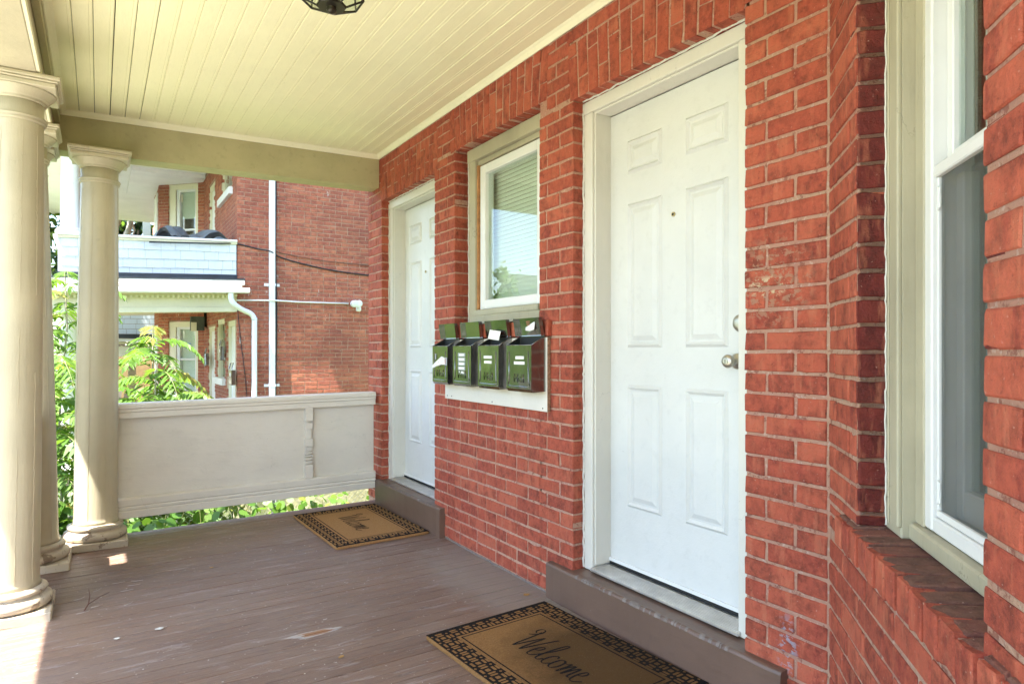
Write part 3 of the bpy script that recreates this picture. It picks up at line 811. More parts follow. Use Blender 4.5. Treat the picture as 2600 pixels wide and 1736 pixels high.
box_part('rail', 0.0885, 0.15, WY0 + 0.0585, WY1 - 0.0585, WZ0, WZ0 + 0.055, 'vinyl', win, 0.004)
m = MB(); m.box(0.112, 0.116, WY0 + 0.05, WY1 - 0.05, WZ0 + 0.05, WZ1 - 0.05); obj('glass_pane', m, 'glass', win)
slats(win, (0.185, WY0 - 0.06, 0), (0, 1, 0), (-1, 0, 0), WY1 - WY0 + 0.14, WZ0 + 0.02, WZ1 - 0.03)
box_part('blind_rail', 0.165, 0.20, WY0 + 0.01, WY1 - 0.05, WZ1 - 0.03, WZ1 + 0.02, 'slat', win, 0.002)
# torn black gap and flaking caulk beside the frame
rg = random.Random(4); pts = []; z = 1.33
while z < 2.36:
    pts.append((0.064 + rg.uniform(-0.002, 0.002), 3.6035 + rg.uniform(-0.002, 0.002), z)); z += 0.012 + rg.uniform(0, 0.03)
m = MB(); m.tube(pts, 0.0032, 5); obj('caulk', m, 'chip_paint', win)

# ------------------------------------------------------------------ bay window
bw = bay_box('window', BS0 + 0.002, BS0 + 0.112, -0.16, -0.070, BSILL + 0.004, 2.42, 'paint_window_wood', house, 0.004)
bay_box('casing', BS1 - 0.112, BS1 - 0.002, -0.16, -0.070, BSILL + 0.004, 2.42, 'paint_window_wood', bw, 0.004)
bay_box('bead', BS0 + 0.022, BS0 + 0.030, -0.071, -0.066, BSILL + 0.02, 2.42, 'paint_window_wood', bw, 0.002)
bay_box('bead', BS0 + 0.098, BS0 + 0.1125, -0.073, -0.062, BSILL + 0.03, 2.42, 'paint_window_wood', bw, 0.003)
bay_box('inner_casing', BS0 + 0.1125, BS0 + 0.165, -0.16, -0.100, 0.768, 2.42, 'paint_window_wood', bw, 0.003)
bay_box('inner_casing', BS1 - 0.165, BS1 - 0.1125, -0.16, -0.100, 0.768, 2.42, 'paint_window_wood', bw, 0.003)
bay_box('window_sill', BS0 + 0.1125, BS1 - 0.1125, -0.17, -0.085, 0.728, 0.767, 'paint_window_wood', bw, 0.005)
q0, q1 = BS0 + 0.150, BS1 - 0.150
bay_box('stile', q0, q0 + 0.052, -0.19, -0.104, 0.770, 2.40, 'vinyl', bw, 0.004)
bay_box('stile', q1 - 0.052, q1, -0.19, -0.104, 0.770, 2.40, 'vinyl', bw, 0.004)
bay_box('frame_sill', q0 + 0.0525, q1 - 0.0525, -0.19, -0.106, 0.769, 0.802, 'vinyl', bw, 0.004)
bay_box('frame_head', q0 + 0.0525, q1 - 0.0525, -0.19, -0.106, 2.36, 2.40, 'vinyl', bw, 0.004)
bay_box('screen_rail', q0 + 0.053, q1 - 0.053, -0.127, -0.108, 1.548, 1.574, 'vinyl', bw, 0.003)
bay_box('screen_rail', q0 + 0.053, q1 - 0.053, -0.127, -0.114, 0.803, 0.818, 'vinyl', bw, 0.002)
bay_box('screen_stile', q0 + 0.053, q0 + 0.062, -0.127, -0.114, 0.8185, 1.5475, 'vinyl', bw, 0.002)
bay_box('insect_screen', q0 + 0.062, q1 - 0.062, -0.122, -0.1205, 0.8185, 1.5475, 'insect_screen', bw, 0)
for z in (0.86, 1.50):
    m = MB(); m.tube([bp(q0 + 0.066, -0.112, z - 0.025), bp(q0 + 0.078, -0.112, z - 0.022), bp(q0 + 0.078, -0.112, z + 0.022), bp(q0 + 0.066, -0.112, z + 0.025)], 0.0025, 5)
    obj('screen_latch', m, 'vinyl', bw)
bay_box('sash_stile', q0 + 0.053, q0 + 0.090, -0.185, -0.152, 0.803, 1.552, 'vinyl_grey', bw, 0.003)
bay_box('sash_stile', q0 + 0.108, q0 + 0.150, -0.205, -0.186, 0.803, 2.36, 'vinyl_grey', bw, 0.003)
bay_box('sash_stile', q0 + 0.053, q0 + 0.085, -0.16, -0.134, 1.575, 2.36, 'vinyl', bw, 0.003)
bay_box('sash_rail', q0 + 0.0905, q1 - 0.09, -0.185, -0.152, 0.803, 0.87, 'vinyl', bw, 0.004)
bay_box('sash_rail', q0 + 0.0855, q1 - 0.09, -0.16, -0.134, 1.575, 1.60, 'vinyl', bw, 0.004)
bay_box('glass_pane', q0 + 0.080, q1 - 0.08, -0.150, -0.146, 1.595, 2.36, 'glass', bw, 0)
bay_box('glass_pane', q0 + 0.088, q1 - 0.08, -0.172, -0.168, 0.865, 1.56, 'glass', bw, 0)
m = MB(); n_ = 90
for i in range(n_ + 1):
    s_ = q0 + 0.0 + (q1 + 0.25 - q0) * i / n_; o_ = -0.30 + 0.014 * math.sin(s_ * 105.0) + 0.008 * math.sin(s_ * 61.0 + 1.0)
    m.v += [tuple(bp(s_, o_, 0.75)), tuple(bp(s_, o_ + 0.004 * math.sin(s_ * 40), 2.40))]
for i in range(n_): m.f.append((2 * i, 2 * i + 2, 2 * i + 3, 2 * i + 1))
obj('curtain', m, 'curtain', bw, smooth=True)

# ------------------------------------------------------------------ door steps
def door_step(y0, y1, front, top, label, seed):
    rg = random.Random(seed); m = MB()
    n = 22; prof = []
    for i in range(n + 1):
        y = y0 + (y1 - y0) * i / n
        f = front + rg.uniform(-0.0012, 0.0012)
        prof.append((y, f, top + rg.uniform(-0.0015, 0.0015)))
    for i, (y, f, t) in enumerate(prof):
        m.v += [(-f, y, -0.02), (-f, y, t - 0.012), (-f + 0.004, y, t - 0.003), (-f + 0.013, y, t), (0.16, y, t + 0.002), (0.16, y, -0.02)]
    k = 6
    for i in range(n):
        for j in range(k):
            m.f.append((i * k + j, i * k + (j + 1) % k, (i + 1) * k + (j + 1) % k, (i + 1) * k + j))
    m.f.append(tuple(range(k))); m.f.append(tuple(reversed([n * k + j for j in range(k)])))
    st_ = obj('door_step', m, 'paint_step', None, label, 'step', 'brown door steps', smooth=False)
    w_ = MB(); y = y0 + (y1 - y0) * 0.12
    while y < y1 - (y1 - y0) * 0.15:
        L_ = rg.uniform(0.004, 0.022); q = rg.uniform(0.0005, 0.004); f = front + 0.0016
        if rg.random() < 0.6:
            w_.face([(-f, y, top - 0.012 - q * rg.random()), (-f, y + L_, top - 0.012 - q * rg.random()), (-f + 0.004, y + L_, top - 0.0012), (-f + 0.004, y, top - 0.0012)])
            w_.face([(-f + 0.004, y, top - 0.0012), (-f + 0.004, y + L_, top - 0.0012), (-f + 0.013 + q, y + L_, top + 0.0022), (-f + 0.013 + q * 0.4, y, top + 0.0022)])
        y += L_ + rg.choice((0.0, 0.0, 0.004, 0.02))
    obj('worn_edge', w_, 'stone_worn', st_, kind='stuff')
    return st_
door_step(1.345, 2.632, 0.036, 0.166, 'brown painted wooden step below the near white door', 1)
door_step(3.800, 4.945, 0.036, 0.183, 'brown painted step below the far white door in the porch corner', 2)

# ================================================================== THE PORCH
floor = thing('porch_floor', (-1.2, 1.2, -0.05), 'brown painted wooden porch floor of narrow planks', 'floor', kind='structure')
m = MB(); m.box(-2.42, 0.02, -4.0, 5.03, -0.20, -0.034, S); obj('joists', m, 'paint_step', floor)
PW = 0.0826; L = 2.44
pm = MB()
hw = PW / 2 - 0.0011
pm.extrude([(-hw, -0.03), (hw, -0.03), (hw, -0.0018), (hw - 0.002, 0.0), (-hw + 0.002, 0.0), (-hw, -0.0018)], (-L / 2, 0, 0), (0, 1, 0), (0, 0, 1), (1, 0, 0), L)
pme = mesh_from('plank', pm, 'floor_paint')
rg = random.Random(31); y = 5.06 - PW / 2
while y > -3.9:
    o = bpy.data.objects.new('plank', pme); COL.objects.link(o); o.parent = floor
    x = -L / 2 + 0.015
    o.location = Vector((x, y, S * x + rg.uniform(-0.0011, 0.0007))) - Vector((-1.2, 1.2, -0.05))
    o.rotation_euler = (rg.uniform(-0.006, 0.006), -math.atan(S), 0)
    y -= PW
m = MB(); m.box(-2.42, 0.0, 5.031, 5.075, -0.20, -0.012, S); obj('fascia', m, 'paint_rail', floor, bevel=0.004)
m = MB(); m.box(-2.46, -2.421, -4.0, 5.07, -0.22, -0.004, S); obj('fascia', m, 'paint_rail', floor, bevel=0.004)
lat = MB()
for i in range(24):
    y = -3.8 + i * 0.38
    lat.box(-2.41, -2.38, y, y + 0.28, GZ - 0.05, -0.21)
obj('skirt', lat, 'paint_rail', floor)

# ceiling of bead boards
CZ = 2.668
ceil = thing('porch_ceiling', (-1.0, 1.0, 2.66), 'cream painted board ceiling of the porch', 'ceiling', kind='structure')
m = MB(); m.box(-2.06, 0.02, -4.2, 5.0, CZ + 0.014, CZ + 0.07, S); obj('ceiling_backing', m, 'roof_dark', ceil)
BW = 0.0800
bm_ = MB(); hw = BW / 2 - 0.0006
def bprof(hw, g): return [(-hw, 0.012), (-hw, 0.003), (-hw + 0.003, 0.0), (hw - 0.016, 0.0), (hw - 0.0145, 0.0022), (hw - 0.013, 0.0), (hw - 0.003, 0.0), (hw, 0.003), (hw, 0.012)]
bm_.extrude(bprof(hw, 0), (0, -4.2, 0), (1, 0, 0), (0, 0, 1), (0, 1, 0), 9.16)
bme = mesh_from('board', bm_, 'paint_ceiling')
rg = random.Random(8); x = -0.018 - BW / 2; i = 0
while x > -2.06:
    o = bpy.data.objects.new('board', bme); COL.objects.link(o); o.parent = ceil
    o.location = Vector((x, 0, CZ + S * x + rg.uniform(-0.0006, 0.0006))) - Vector((-1.0, 1.0, 2.66))
    o.rotation_euler = (0, -math.atan(S) + rg.uniform(-0.008, 0.008), 0)
    g = 0.0
    if x < -1.5: g = rg.choice((0.0, 0.0008, 0.002)); o.rotation_euler.z = rg.uniform(-0.0002, 0.0002)
    x -= BW + g
cove = [(0, 0), (0.0, -0.030), (-0.006, -0.030), (-0.010, -0.024), (-0.022, -0.010), (-0.028, -0.006), (-0.034, 0.0)]
m = MB(); m.extrude(cove, (-0.001, -4.2, CZ + 0.001), (1, 0, 0), (0, 0, 1), (0, 1, 0), 9.16); obj('cove_moulding', m, 'paint_cove', ceil)
m = MB(); m.extrude(cove, (-2.052, 4.952, CZ + 0.001 + S * -2.052), (0, 1, 0), (0, 0, 1), (1, 0, S), 2.045); obj('cove_moulding', m, 'paint_cove', ceil)
m = MB(); m.extrude([(-p, q) for p, q in cove], (-2.045, -4.2, CZ + 0.001 + S * -2.045), (1, 0, 0), (0, 0, 1), (0, 1, 0), 9.15); obj('cove_moulding', m, 'paint_cove', ceil)

beam = thing('porch_beam', (-1.0, 5.04, 2.42), 'tan painted box beam, shade mixed into its colour, closing the far end of the porch', 'beam')
m = MB(); m.box(-2.30, 0.001, 4.952, 5.115, 2.422, 2.72, S); obj('beam_box', m, 'paint_tan_shaded', beam, bevel=0.003)
fb = thing('porch_beam', (-2.17, 1.0, 2.36), 'cream painted front beam carried on the round porch columns', 'beam')
m = MB(); m.box(-2.285, -2.077, -4.3, 4.945, 2.392, 2.72, 0.0); obj('beam_box', m, 'paint_tan', fb, bevel=0.003)
m = MB(); m.extrude([(0, 0), (0.012, 0), (0.016, 0.012), (0.010, 0.022), (0.006, 0.034), (0.0, 0.036)], (-2.0765, -4.3, 2.395), (1, 0, 0), (0, 0, 1), (0, 1, 0), 9.2); obj('beam_moulding', m, 'paint_cove', fb)
m = MB(); m.box(-2.076, -2.046, -4.3, 4.945, 2.56, 2.70, 0.0); obj('beam_cheek', m, 'paint_tan_shaded', fb, bevel=0.002)
# unseen porch roof; overhang cut shorter at the far corner to let sun patches in
pr = thing('porch_roof', (-1.5, 1.0, 2.72), 'low roof of the porch with overhanging eaves', 'roof')
m = MB(); m.box(-3.09, 0.0, -4.8, 4.03, 2.73, 2.83, 0.0); obj('roof_deck', m, 'paint_white_far', pr)
m = MB(); m.box(-2.74, 0.0, 4.031, 5.42, 2.732, 2.828, 0.0); obj('roof_deck', m, 'paint_white_far', pr)
m = MB(); m.box(-3.07, -2.95, -4.8, 4.02, 2.63, 2.729, 0.0); obj('gutter', m, 'white_metal', pr)
m = MB(); m.box(-2.745, -2.72, 4.03, 5.42, 2.64, 2.731, 0.0); obj('fascia', m, 'paint_white_far', pr)

# ------------------------------------------------------------------ columns
def column(x, y, lean, label, zt=2.392, rz=0.0):
    zb = S * x - 0.003
    H = zt - zb
    t = thing('porch_column', (0, 0, 0), label, 'column', 'round columns along the porch edge')
    p = MB(); p.box(-0.172, 0.172, -0.172, 0.172, 0.0, 0.047); obj('plinth', p, 'paint_base', t, bevel=0.005)
    b = MB(); b.lathe([(0.150, 0.0475), (0.166, 0.056), (0.172, 0.072), (0.166, 0.090), (0.148, 0.101), (0.142, 0.103), (0.138, 0.108), (0.148, 0.114), (0.152, 0.122), (0.147, 0.131), (0.135, 0.136), (0.126, 0.139)], 48)
    obj('base', b, 'paint_base', t, smooth=True)
    zn = H - 0.195
    sh = MB(); pr_ = [(0.126, 0.1395), (0.120, 0.155), (0.118, 0.18)]
    for i in range(1, 9):
        q = i / 8; pr_.append((0.118 - 0.018 * q ** 1.6, 0.18 + (zn - 0.18) * q))
    pr_ += [(0.100, H - 0.100)]
    sh.lathe(pr_, 48); obj('shaft', sh, 'paint_tan', t, smooth=True)
    rs = random.Random(int(abs(x * 1000)) + int(y * 100))
    for az in (-1.95, -1.25, -0.62, -2.6):
        z = 0.16; az += rs.uniform(-0.15, 0.15); sm_ = MB(); run = []
        while z < zn - 0.03:
            q = max(0.0, (z - 0.18) / (zn - 0.18)); rr = 0.118 - 0.018 * q ** 1.6 + 0.0004
            a_ = az + rs.uniform(-0.016, 0.016); run.append((rr * math.cos(a_), rr * math.sin(a_), z)); z += rs.uniform(0.006, 0.030)
            if rs.random() < 0.02 and len(run) > 3:
                sm_.tube(run, 0.0013, 4); run = []; z += rs.uniform(0.05, 0.35)
        if len(run) > 3: sm_.tube(run, 0.0013, 4)
        if sm_.v: obj('paint_seam', sm_, 'paint_tan', t)
    nk = MB(); nk.lathe([(0.098, zn - 0.002), (0.106, zn), (0.110, zn + 0.007), (0.107, zn + 0.013), (0.112, zn + 0.016), (0.114, zn + 0.022), (0.110, zn + 0.028), (0.099, zn + 0.030)], 48); obj('necking', nk, 'paint_tan', t, smooth=True)
    cp = MB(); cp.lathe([(0.098, H - 0.105), (0.108, H - 0.103), (0.111, H - 0.098), (0.109, H - 0.093), (0.116, H - 0.090), (0.119, H - 0.085), (0.132, H - 0.070), (0.143, H - 0.058), (0.147, H - 0.052)], 48); obj('capital', cp, 'paint_tan', t, smooth=True)
    ab = MB()
    for r, z0, z1 in ((0.150, H - 0.0525, H - 0.030), (0.158, H - 0.030, H - 0.020), (0.166, H - 0.0200, H - 0.001)):
        ab.box(-r, r, -r, r, z0 + 0.0002, z1 - 0.0002)
    obj('abacus', ab, 'paint_tan', t, bevel=0.004)
    t.location = (x, y, zb)
    dx, dy = lean
    t.rotation_euler = (-dy / H, dx / H, rz)
    return t
column(-2.195, 3.775, (0.040, 0.0), 'nearest round cream porch column at the left edge, paint cracked in vertical seams')
column(-2.150, 4.545, (-0.040, 0.0), 'round porch column half hidden behind the nearest one, leaning outward')
column(-2.215, 4.905, (0.0, 0.0), 'corner porch column hidden behind two others, only its capital showing')
column(-1.862, 4.890, (0.026, 0.0), 'round porch column standing at the left end of the panelled railing', zt=2.392 - 0.004)
# solid railing across the porch end
rail = thing('panel_railing', (-0.9, 5.0, 0.1), 'beige solid panelled porch railing with moulded top rail and gap beneath', 'railing')
m = MB(); prof = [(-0.05, 0.0), (0.045, 0.0), (0.045, 0.048), (0.058, 0.060), (0.058, 0.085), (0.050, 0.096), (-0.052, 0.096), (-0.062, 0.084), (-0.062, 0.066), (-0.056, 0.058), (-0.056, 0.044), (-0.050, 0.036)]
m.extrude(prof, (-1.745, 5.0, 0.756 + S * -1.745), (0, 1, 0), (0, 0, 1), (1, 0, S), 1.715); obj('top_rail', m, 'paint_rail', rail, bevel=0.002)
m = MB(); prof = [(-0.055, 0.0), (0.05, 0.0), (0.05, 0.125), (-0.040, 0.130), (-0.052, 0.120), (-0.052, 0.080), (-0.045, 0.074), (-0.052, 0.068), (-0.052, 0.055), (-0.045, 0.049), (-0.055, 0.043)]
m.extrude(prof, (-1.745, 5.0, 0.117 + S * -1.745), (0, 1, 0), (0, 0, 1), (1, 0, S), 1.715); obj('bottom_rail', m, 'paint_rail', rail, bevel=0.002)
m = MB(); m.box(-1.743, -0.032, 4.990, 5.006, 0.236, 0.766, S); obj('panel', m, 'paint_rail', rail)
bl = MB(); xb = -0.536
for hw_, z0, z1 in ((0.029, 0.245, 0.345), (0.025, 0.345, 0.352), (0.027, 0.352, 0.372), (0.022, 0.372, 0.380), (0.028, 0.380, 0.394), (0.023, 0.394, 0.402), (0.0285, 0.402, 0.412), (0.023, 0.412, 0.420), (0.028, 0.420, 0.432), (0.022, 0.432, 0.445), (0.026, 0.445, 0.475), (0.0285, 0.475, 0.53), (0.0245, 0.53, 0.60), (0.0275, 0.60, 0.648), (0.023, 0.648, 0.660), (0.0285, 0.660, 0.768)):
    hq = 0.029 - (0.029 - hw_) * 1.9
    bl.box(xb - hq, xb + hq, 4.9905 - hq * 1.5, 4.9905, z0 + 0.0004, z1 - 0.0004, S)
obj('baluster', bl, 'paint_rail', rail, bevel=0.002)
rail2 = thing('panel_railing', (-2.18, 4.16, 0.05), 'short railing behind the nearest column, seen almost end on', 'railing')
m = MB(); m.box(-2.225, -2.115, 3.90, 4.43, 0.756 - 0.028, 0.85 - 0.028); obj('top_rail', m, 'paint_rail', rail2, bevel=0.01)
m = MB(); m.box(-2.215, -2.125, 3.90, 4.43, 0.10 - 0.028, 0.235 - 0.028); obj('bottom_rail', m, 'paint_rail', rail2, bevel=0.01)
m = MB(); m.box(-2.176, -2.162, 3.90, 4.42, 0.236 - 0.028, 0.756 - 0.028); obj('panel', m, 'paint_rail', rail2)

# ------------------------------------------------------------------ ceiling lantern
lx, ly = -1.135, 2.385
lan = thing('ceiling_lantern', (lx, ly, 2.38), 'dark metal octagonal ceiling lantern with clear glass panes', 'lantern')
def octo(r, z, ph=R(22.5)): return [Vector((lx + r * math.cos(ph + i * R(45)), ly + r * math.sin(ph + i * R(45)), z)) for i in range(8)]
ro, ri, rt_ = octo(0.112, 2.425), octo(0.050, 2.398), octo(0.098, 2.565)
for i in range(8):
    j = (i + 1) % 8
    m = MB(); m.tube([ro[i], ro[j]], 0.0042, 5); obj('rim_bar', m, 'dark_metal', lan)
    m = MB(); m.tube([ro[i], ri[i]], 0.0038, 5); obj('rib', m, 'dark_metal', lan)
    m = MB(); m.tube([ro[i], rt_[i]], 0.0035, 5); obj('upright', m, 'dark_metal', lan)
    m = MB(); m.face([ro[i], ro[j], ri[j], ri[i]]); obj('glass_pane', m, 'glass_lamp', lan)
    m = MB(); m.face([ro[i], ro[j], rt_[j], rt_[i]]); obj('glass_pane', m, 'glass_lamp', lan)
m = MB(); m.lathe([(0.051, 2.394), (0.053, 2.397), (0.053, 2.402), (0.050, 2.404)], 8, (lx, ly), ph=R(22.5)); obj('bottom_plate', m, 'dark_metal', lan)
m = MB(); m.lathe([(0.004, 2.372), (0.014, 2.376), (0.018, 2.384), (0.016, 2.393), (0.018, 2.3945)], 20, (lx, ly)); obj('finial', m, 'dark_metal', lan, smooth=True)
m = MB(); m.lathe([(0.102, 2.563), (0.108, 2.570), (0.106, 2.60), (0.09, 2.645), (0.085, 2.651)], 8, (lx, ly), ph=R(22.5)); obj('canopy', m, 'dark_metal', lan)
m = MB(); m.lathe([(0.012, 2.47), (0.026, 2.485), (0.030, 2.505), (0.024, 2.53), (0.014, 2.545), (0.014, 2.567)], 16, (lx, ly)); obj('bulb', m, 'slat', lan, smooth=True)

# ================================================================== MAILBOXES
board = thing('mounting_board', (0.0, 3.2, 0.875), 'beige painted plywood board behind the four black mailboxes', 'board')
m = MB(); m.box(-0.021, -0.0025, 2.644, 3.752, 0.875, 1.232); obj('board_face', m, 'paint_rail', board, bevel=0.001)
m = MB(); m.box(-0.020, -0.003, 2.6415, 2.6438, 0.876, 1.231); obj('ply_edge', m, 'plywood_edge', board)
for y, z in ((3.72, 0.893), (3.66, 0.893), (3.17, 0.890), (2.68, 0.890)):
    m = MB(); m.tube([(-0.0208, y, z), (-0.0222, y, z)], 0.004, 8); obj('screw', m, 'dark_metal', board)
def mailbox(yc, w, label, lid_tilt, labels, dz=0.0):
    """open-lidded sheet metal box hung on the board; local x = out from wall is negative"""
    XF, XB = -0.103, -0.0215; zb, zf, zk = 0.968 + dz, 1.195 + dz, 1.238 + dz
    t = thing('mailbox', (XB, yc, zb), label, 'mailbox', 'black mailboxes on the board')
    h = w / 2
    m = MB()
    def side(y):
        return [(XB, y, zb + 0.004), (XF + 0.010, y, zb), (XF, y, zb + 0.014), (XF, y, zf), (XB, y, zk)]
    a = side(yc - h); b = side(yc + h)
    m.face(a); m.face(list(reversed(b)))
    for i in (0, 1, 2, 4):
        j = (i + 1) % 5
        m.face([a[i], b[i], b[j], a[j]])
    # inner lining so the open top shows depth
    ii = 0.002
    m.face([(XF + ii, yc - h + ii, zf), (XF + ii, yc + h - ii, zf), (XF + ii, yc + h - ii, zb + 0.05), (XF + ii, yc - h + ii, zb + 0.05)])
    m.face([(XB, yc - h, zb + 0.05), (XB, yc + h, zb + 0.05), (XF, yc + h, zb + 0.05), (XF, yc - h, zb + 0.05)])
    obj('box_body', m, 'enamel_black', t, bevel=0.0)
    m = MB(); m.box(XB - 0.0016, XB - 0.0006, yc - h + 0.003, yc + h - 0.003, zb + 0.05, zk - 0.002); m.box(XF + 0.003, XB - 0.002, yc - h + 0.003, yc + h - 0.003, zb + 0.052, zb + 0.06)
    for s_ in (-1, 1): m.face([(XF + 0.003, yc + s_ * (h - 0.002), zb + 0.06), (XB - 0.002, yc + s_ * (h - 0.002), zb + 0.06), (XB - 0.002, yc + s_ * (h - 0.002), zk - 0.003), (XF + 0.003, yc + s_ * (h - 0.002), zf - 0.003)])
    obj('interior', m, 'black_rubber', t)
    # folded rim round the top
    m = MB(); m.tube([(XF, yc - h, zf), (XF, yc + h, zf)], 0.0022, 6); obj('rim', m, 'enamel_black', t, smooth=True)
    for s_ in (-1, 1):
        m = MB(); m.tube([(XF, yc + s_ * h, zf), (XB, yc + s_ * h, zk)], 0.002, 6); obj('rim', m, 'enamel_black', t, smooth=True)
    # pressed border on the front
    m = MB()
    k = 0.026
    for s_ in (-1, 1):
        m.tube([(XF - 0.001, yc + s_ * (h - k), zf - 0.03), (XF - 0.001, yc + s_ * (h - k), zb + 0.052), (XF - 0.001, yc + s_ * (h - k + 0.010), zb + 0.036)], 0.0022, 6)
    m.tube([(XF - 0.001, yc - h + k - 0.010, zb + 0.030), (XF - 0.001, yc - h + k + 0.012, zb + 0.026), (XF - 0.001, yc + h - k - 0.012, zb + 0.026), (XF - 0.001, yc + h - k + 0.010, zb + 0.030)], 0.0022, 6)
    obj('pressed_border', m, 'enamel_black', t, smooth=True)
    # pressed lettering
    M = Matrix.Translation(Vector((XF - 0.0004, yc, zb + 0.046)) - W[t.name]) @ Matrix(((0, 0, -1, 0), (-1, 0, 0, 0), (0, 1, 0, 0), (0, 0, 0, 1)))
    text_mesh('lettering', 'Mail', 0.060, 0.0030, 'enamel_black', t, M)
    # lid standing open
    lid = MB(); lh = 0.088; d = 0.026
    def lp(u, v, o):                      # u across, v up the lid, o forward
        ca, sa = math.cos(lid_tilt), math.sin(lid_tilt)
        return (XB - 0.006 + sa * v - ca * o, yc + u, zk + 0.004 + ca * v + sa * o)
    hw_ = h + 0.003
    lid.face([lp(-hw_, 0, 0), lp(hw_, 0, 0), lp(hw_, lh, 0), lp(-hw_, lh, 0)])
    for s_ in (-1, 1):
        lid.face([lp(s_ * hw_, 0, 0), lp(s_ * hw_, lh, 0), lp(s_ * hw_, lh, d * 0.8), lp(s_ * hw_, 0.0, d * 0.8)])
    lid.face([lp(-hw_, lh, 0), lp(hw_, lh, 0), lp(hw_, lh + 0.002, d * 0.8), lp(-hw_, lh + 0.002, d * 0.8)])
    lid = obj('lid', lid, 'enamel_black', t)
    sm = lid.modifiers.new('thick', 'SOLIDIFY'); sm.thickness = 0.0014
    m = MB(); m.tube([(XB - 0.006, yc - hw_, zk + 0.003), (XB - 0.006, yc + hw_, zk + 0.003)], 0.003, 7); obj('hinge', m, 'enamel_black', t)
    for (u, v, lw, lh_, kind) in labels:
        if kind == 'tape':
            box_part('label_tape', XF - 0.0009, XF - 0.0002, yc - u - lw / 2 - 0.012, yc - u + lw / 2 + 0.014, zb + v - lh_ / 2 - 0.003, zb + v + lh_ / 2 + 0.003, 'paper_grey', t, 0)
        box_part('name_label', XF - 0.0016, XF - 0.0010, yc - u - lw / 2, yc - u + lw / 2, zb + v - lh_ / 2, zb + v + lh_ / 2, 'paper', t, 0)
    return t
MW = 0.218
mailbox(3.655, 0.205, 'leftmost black mailbox with torn paper stuck across its front', R(-8), [], 0.0)
mailbox(3.371, MW, 'black mailbox with five small name labels, second from the left', R(-6), [(0.0, 0.176 - i * 0.025, 0.060, 0.014, 'tape') for i in range(5)])
mailbox(3.072, MW, 'black mailbox with two white labels and an envelope in its lid, third from left', R(-9), [(0.0, 0.166, 0.085, 0.0145, 'n'), (0.001, 0.140, 0.078, 0.0145, 'n')])
mailbox(2.770, 0.226, 'rightmost black mailbox with two white labels and paper inside its lid', R(-10), [(0.012, 0.166, 0.075, 0.0145, 'n'), (0.008, 0.140, 0.096, 0.0145, 'n')])
def bent_sheet(name, pts, nrm, mat, label, cat, t=0.0006):
    m = MB(); k = len(pts); n = Vector(nrm) * t
    m.face(pts); m.face([Vector(p) + n for p in reversed(pts)])
    for i in range(k):
        j = (i + 1) % k; m.face([pts[i], Vector(pts[i]) + n, Vector(pts[j]) + n, pts[j]])
    return obj(name, m, mat, None, label, cat)
# torn paper wrapped round the first box
tp = thing('torn_paper', (-0.106, 3.66, 1.06), 'torn white paper flap hanging off the leftmost mailbox', 'paper')
m = MB(); P = [(-0.1055, 3.625, 1.135), (-0.1055, 3.585, 1.125), (-0.1055, 3.575, 1.085), (-0.112, 3.62, 1.085), (-0.116, 3.67, 1.075), (-0.128, 3.71, 1.062), (-0.127, 3.715, 1.076), (-0.116, 3.675, 1.105)]
m.face(P); m.face([(p[0] - 0.0008, p[1], p[2]) for p in reversed(P)]); obj('paper_sheet', m, 'paper', tp)
m = MB(); m.box(-0.1066, -0.1058, 3.553, 3.583, 1.082, 1.128); m.box(-0.1066, -0.1058, 3.70, 3.715, 1.115, 1.15); obj('tape_strip', m, 'paper_grey', tp)
m = MB(); m.tube([(-0.112, 3.65, 1.112), (-0.116, 3.645, 1.098), (-0.112, 3.635, 1.106), (-0.1085, 3.628, 1.098), (-0.1075, 3.622, 1.115), (-0.107, 3.612, 1.100)], 0.0016, 4); obj('writing', m, 'ink_black', tp)
m = MB(); m.box(-0.1075, -0.1068, 3.572, 3.578, 1.09, 1.12); obj('stamp', m, 'ink_red', tp)
en = thing('envelope', (-0.05, 3.09, 1.24), 'white envelope with a red print poking out of the third mailbox', 'envelope')
m = MB(); o = Vector((-0.058, 3.150, 1.232)); a = Vector((0.0, -0.995, -0.10)); b = Vector((0.22, -0.05, 0.97)).normalized()
m.obox(o, a, b, a.cross(b), 0.115, 0.050, 0.0012); obj('envelope_body', m, 'paper', en)
m = MB(); m.obox(o + a * 0.030 + b * 0.020 - a.cross(b) * 0.0006, a, b, a.cross(b), 0.065, 0.020, 0.0004); obj('red_print', m, 'ink_red', en)
pc = thing('folded_paper', (-0.05, 2.76, 1.26), 'crumpled white slip stuck inside the lid of the rightmost mailbox', 'paper')
m = MB(); P = [(-0.036, 2.808, 1.268), (-0.041, 2.765, 1.264), (-0.043, 2.722, 1.270), (-0.041, 2.718, 1.298), (-0.035, 2.730, 1.330), (-0.032, 2.775, 1.326), (-0.030, 2.815, 1.322)]
m.face(P); m.face([(p[0] - 0.002, p[1], p[2]) for p in reversed(P)]); obj('paper_sheet', m, 'paper', pc)
m = MB()
for i in range(3): m.box(-0.0405 - 0.002, -0.0395 - 0.002, 2.765, 2.79 + 0.004 * i, 1.292 + i * 0.009, 1.2945 + i * 0.009)
obj('red_print', m, 'ink_red', pc)

# ================================================================== DOOR MATS
def smooth_path(pts, n=7):
    out = []; k = len(pts)
    for i in range(k - 1):
        p0 = pts[max(0, i - 1)]; p1 = pts[i]; p2 = pts[i + 1]; p3 = pts[min(k - 1, i + 2)]
        for j in range(n):
            t = j / n
            out.append(tuple(0.5 * (2 * b + (c - a) * t + (2 * a - 5 * b + 4 * c - d) * t * t + (-a + 3 * b - 3 * c + d) * t ** 3) for a, b, c, d in zip(p0, p1, p2, p3)))
    out.append(pts[-1]); return out
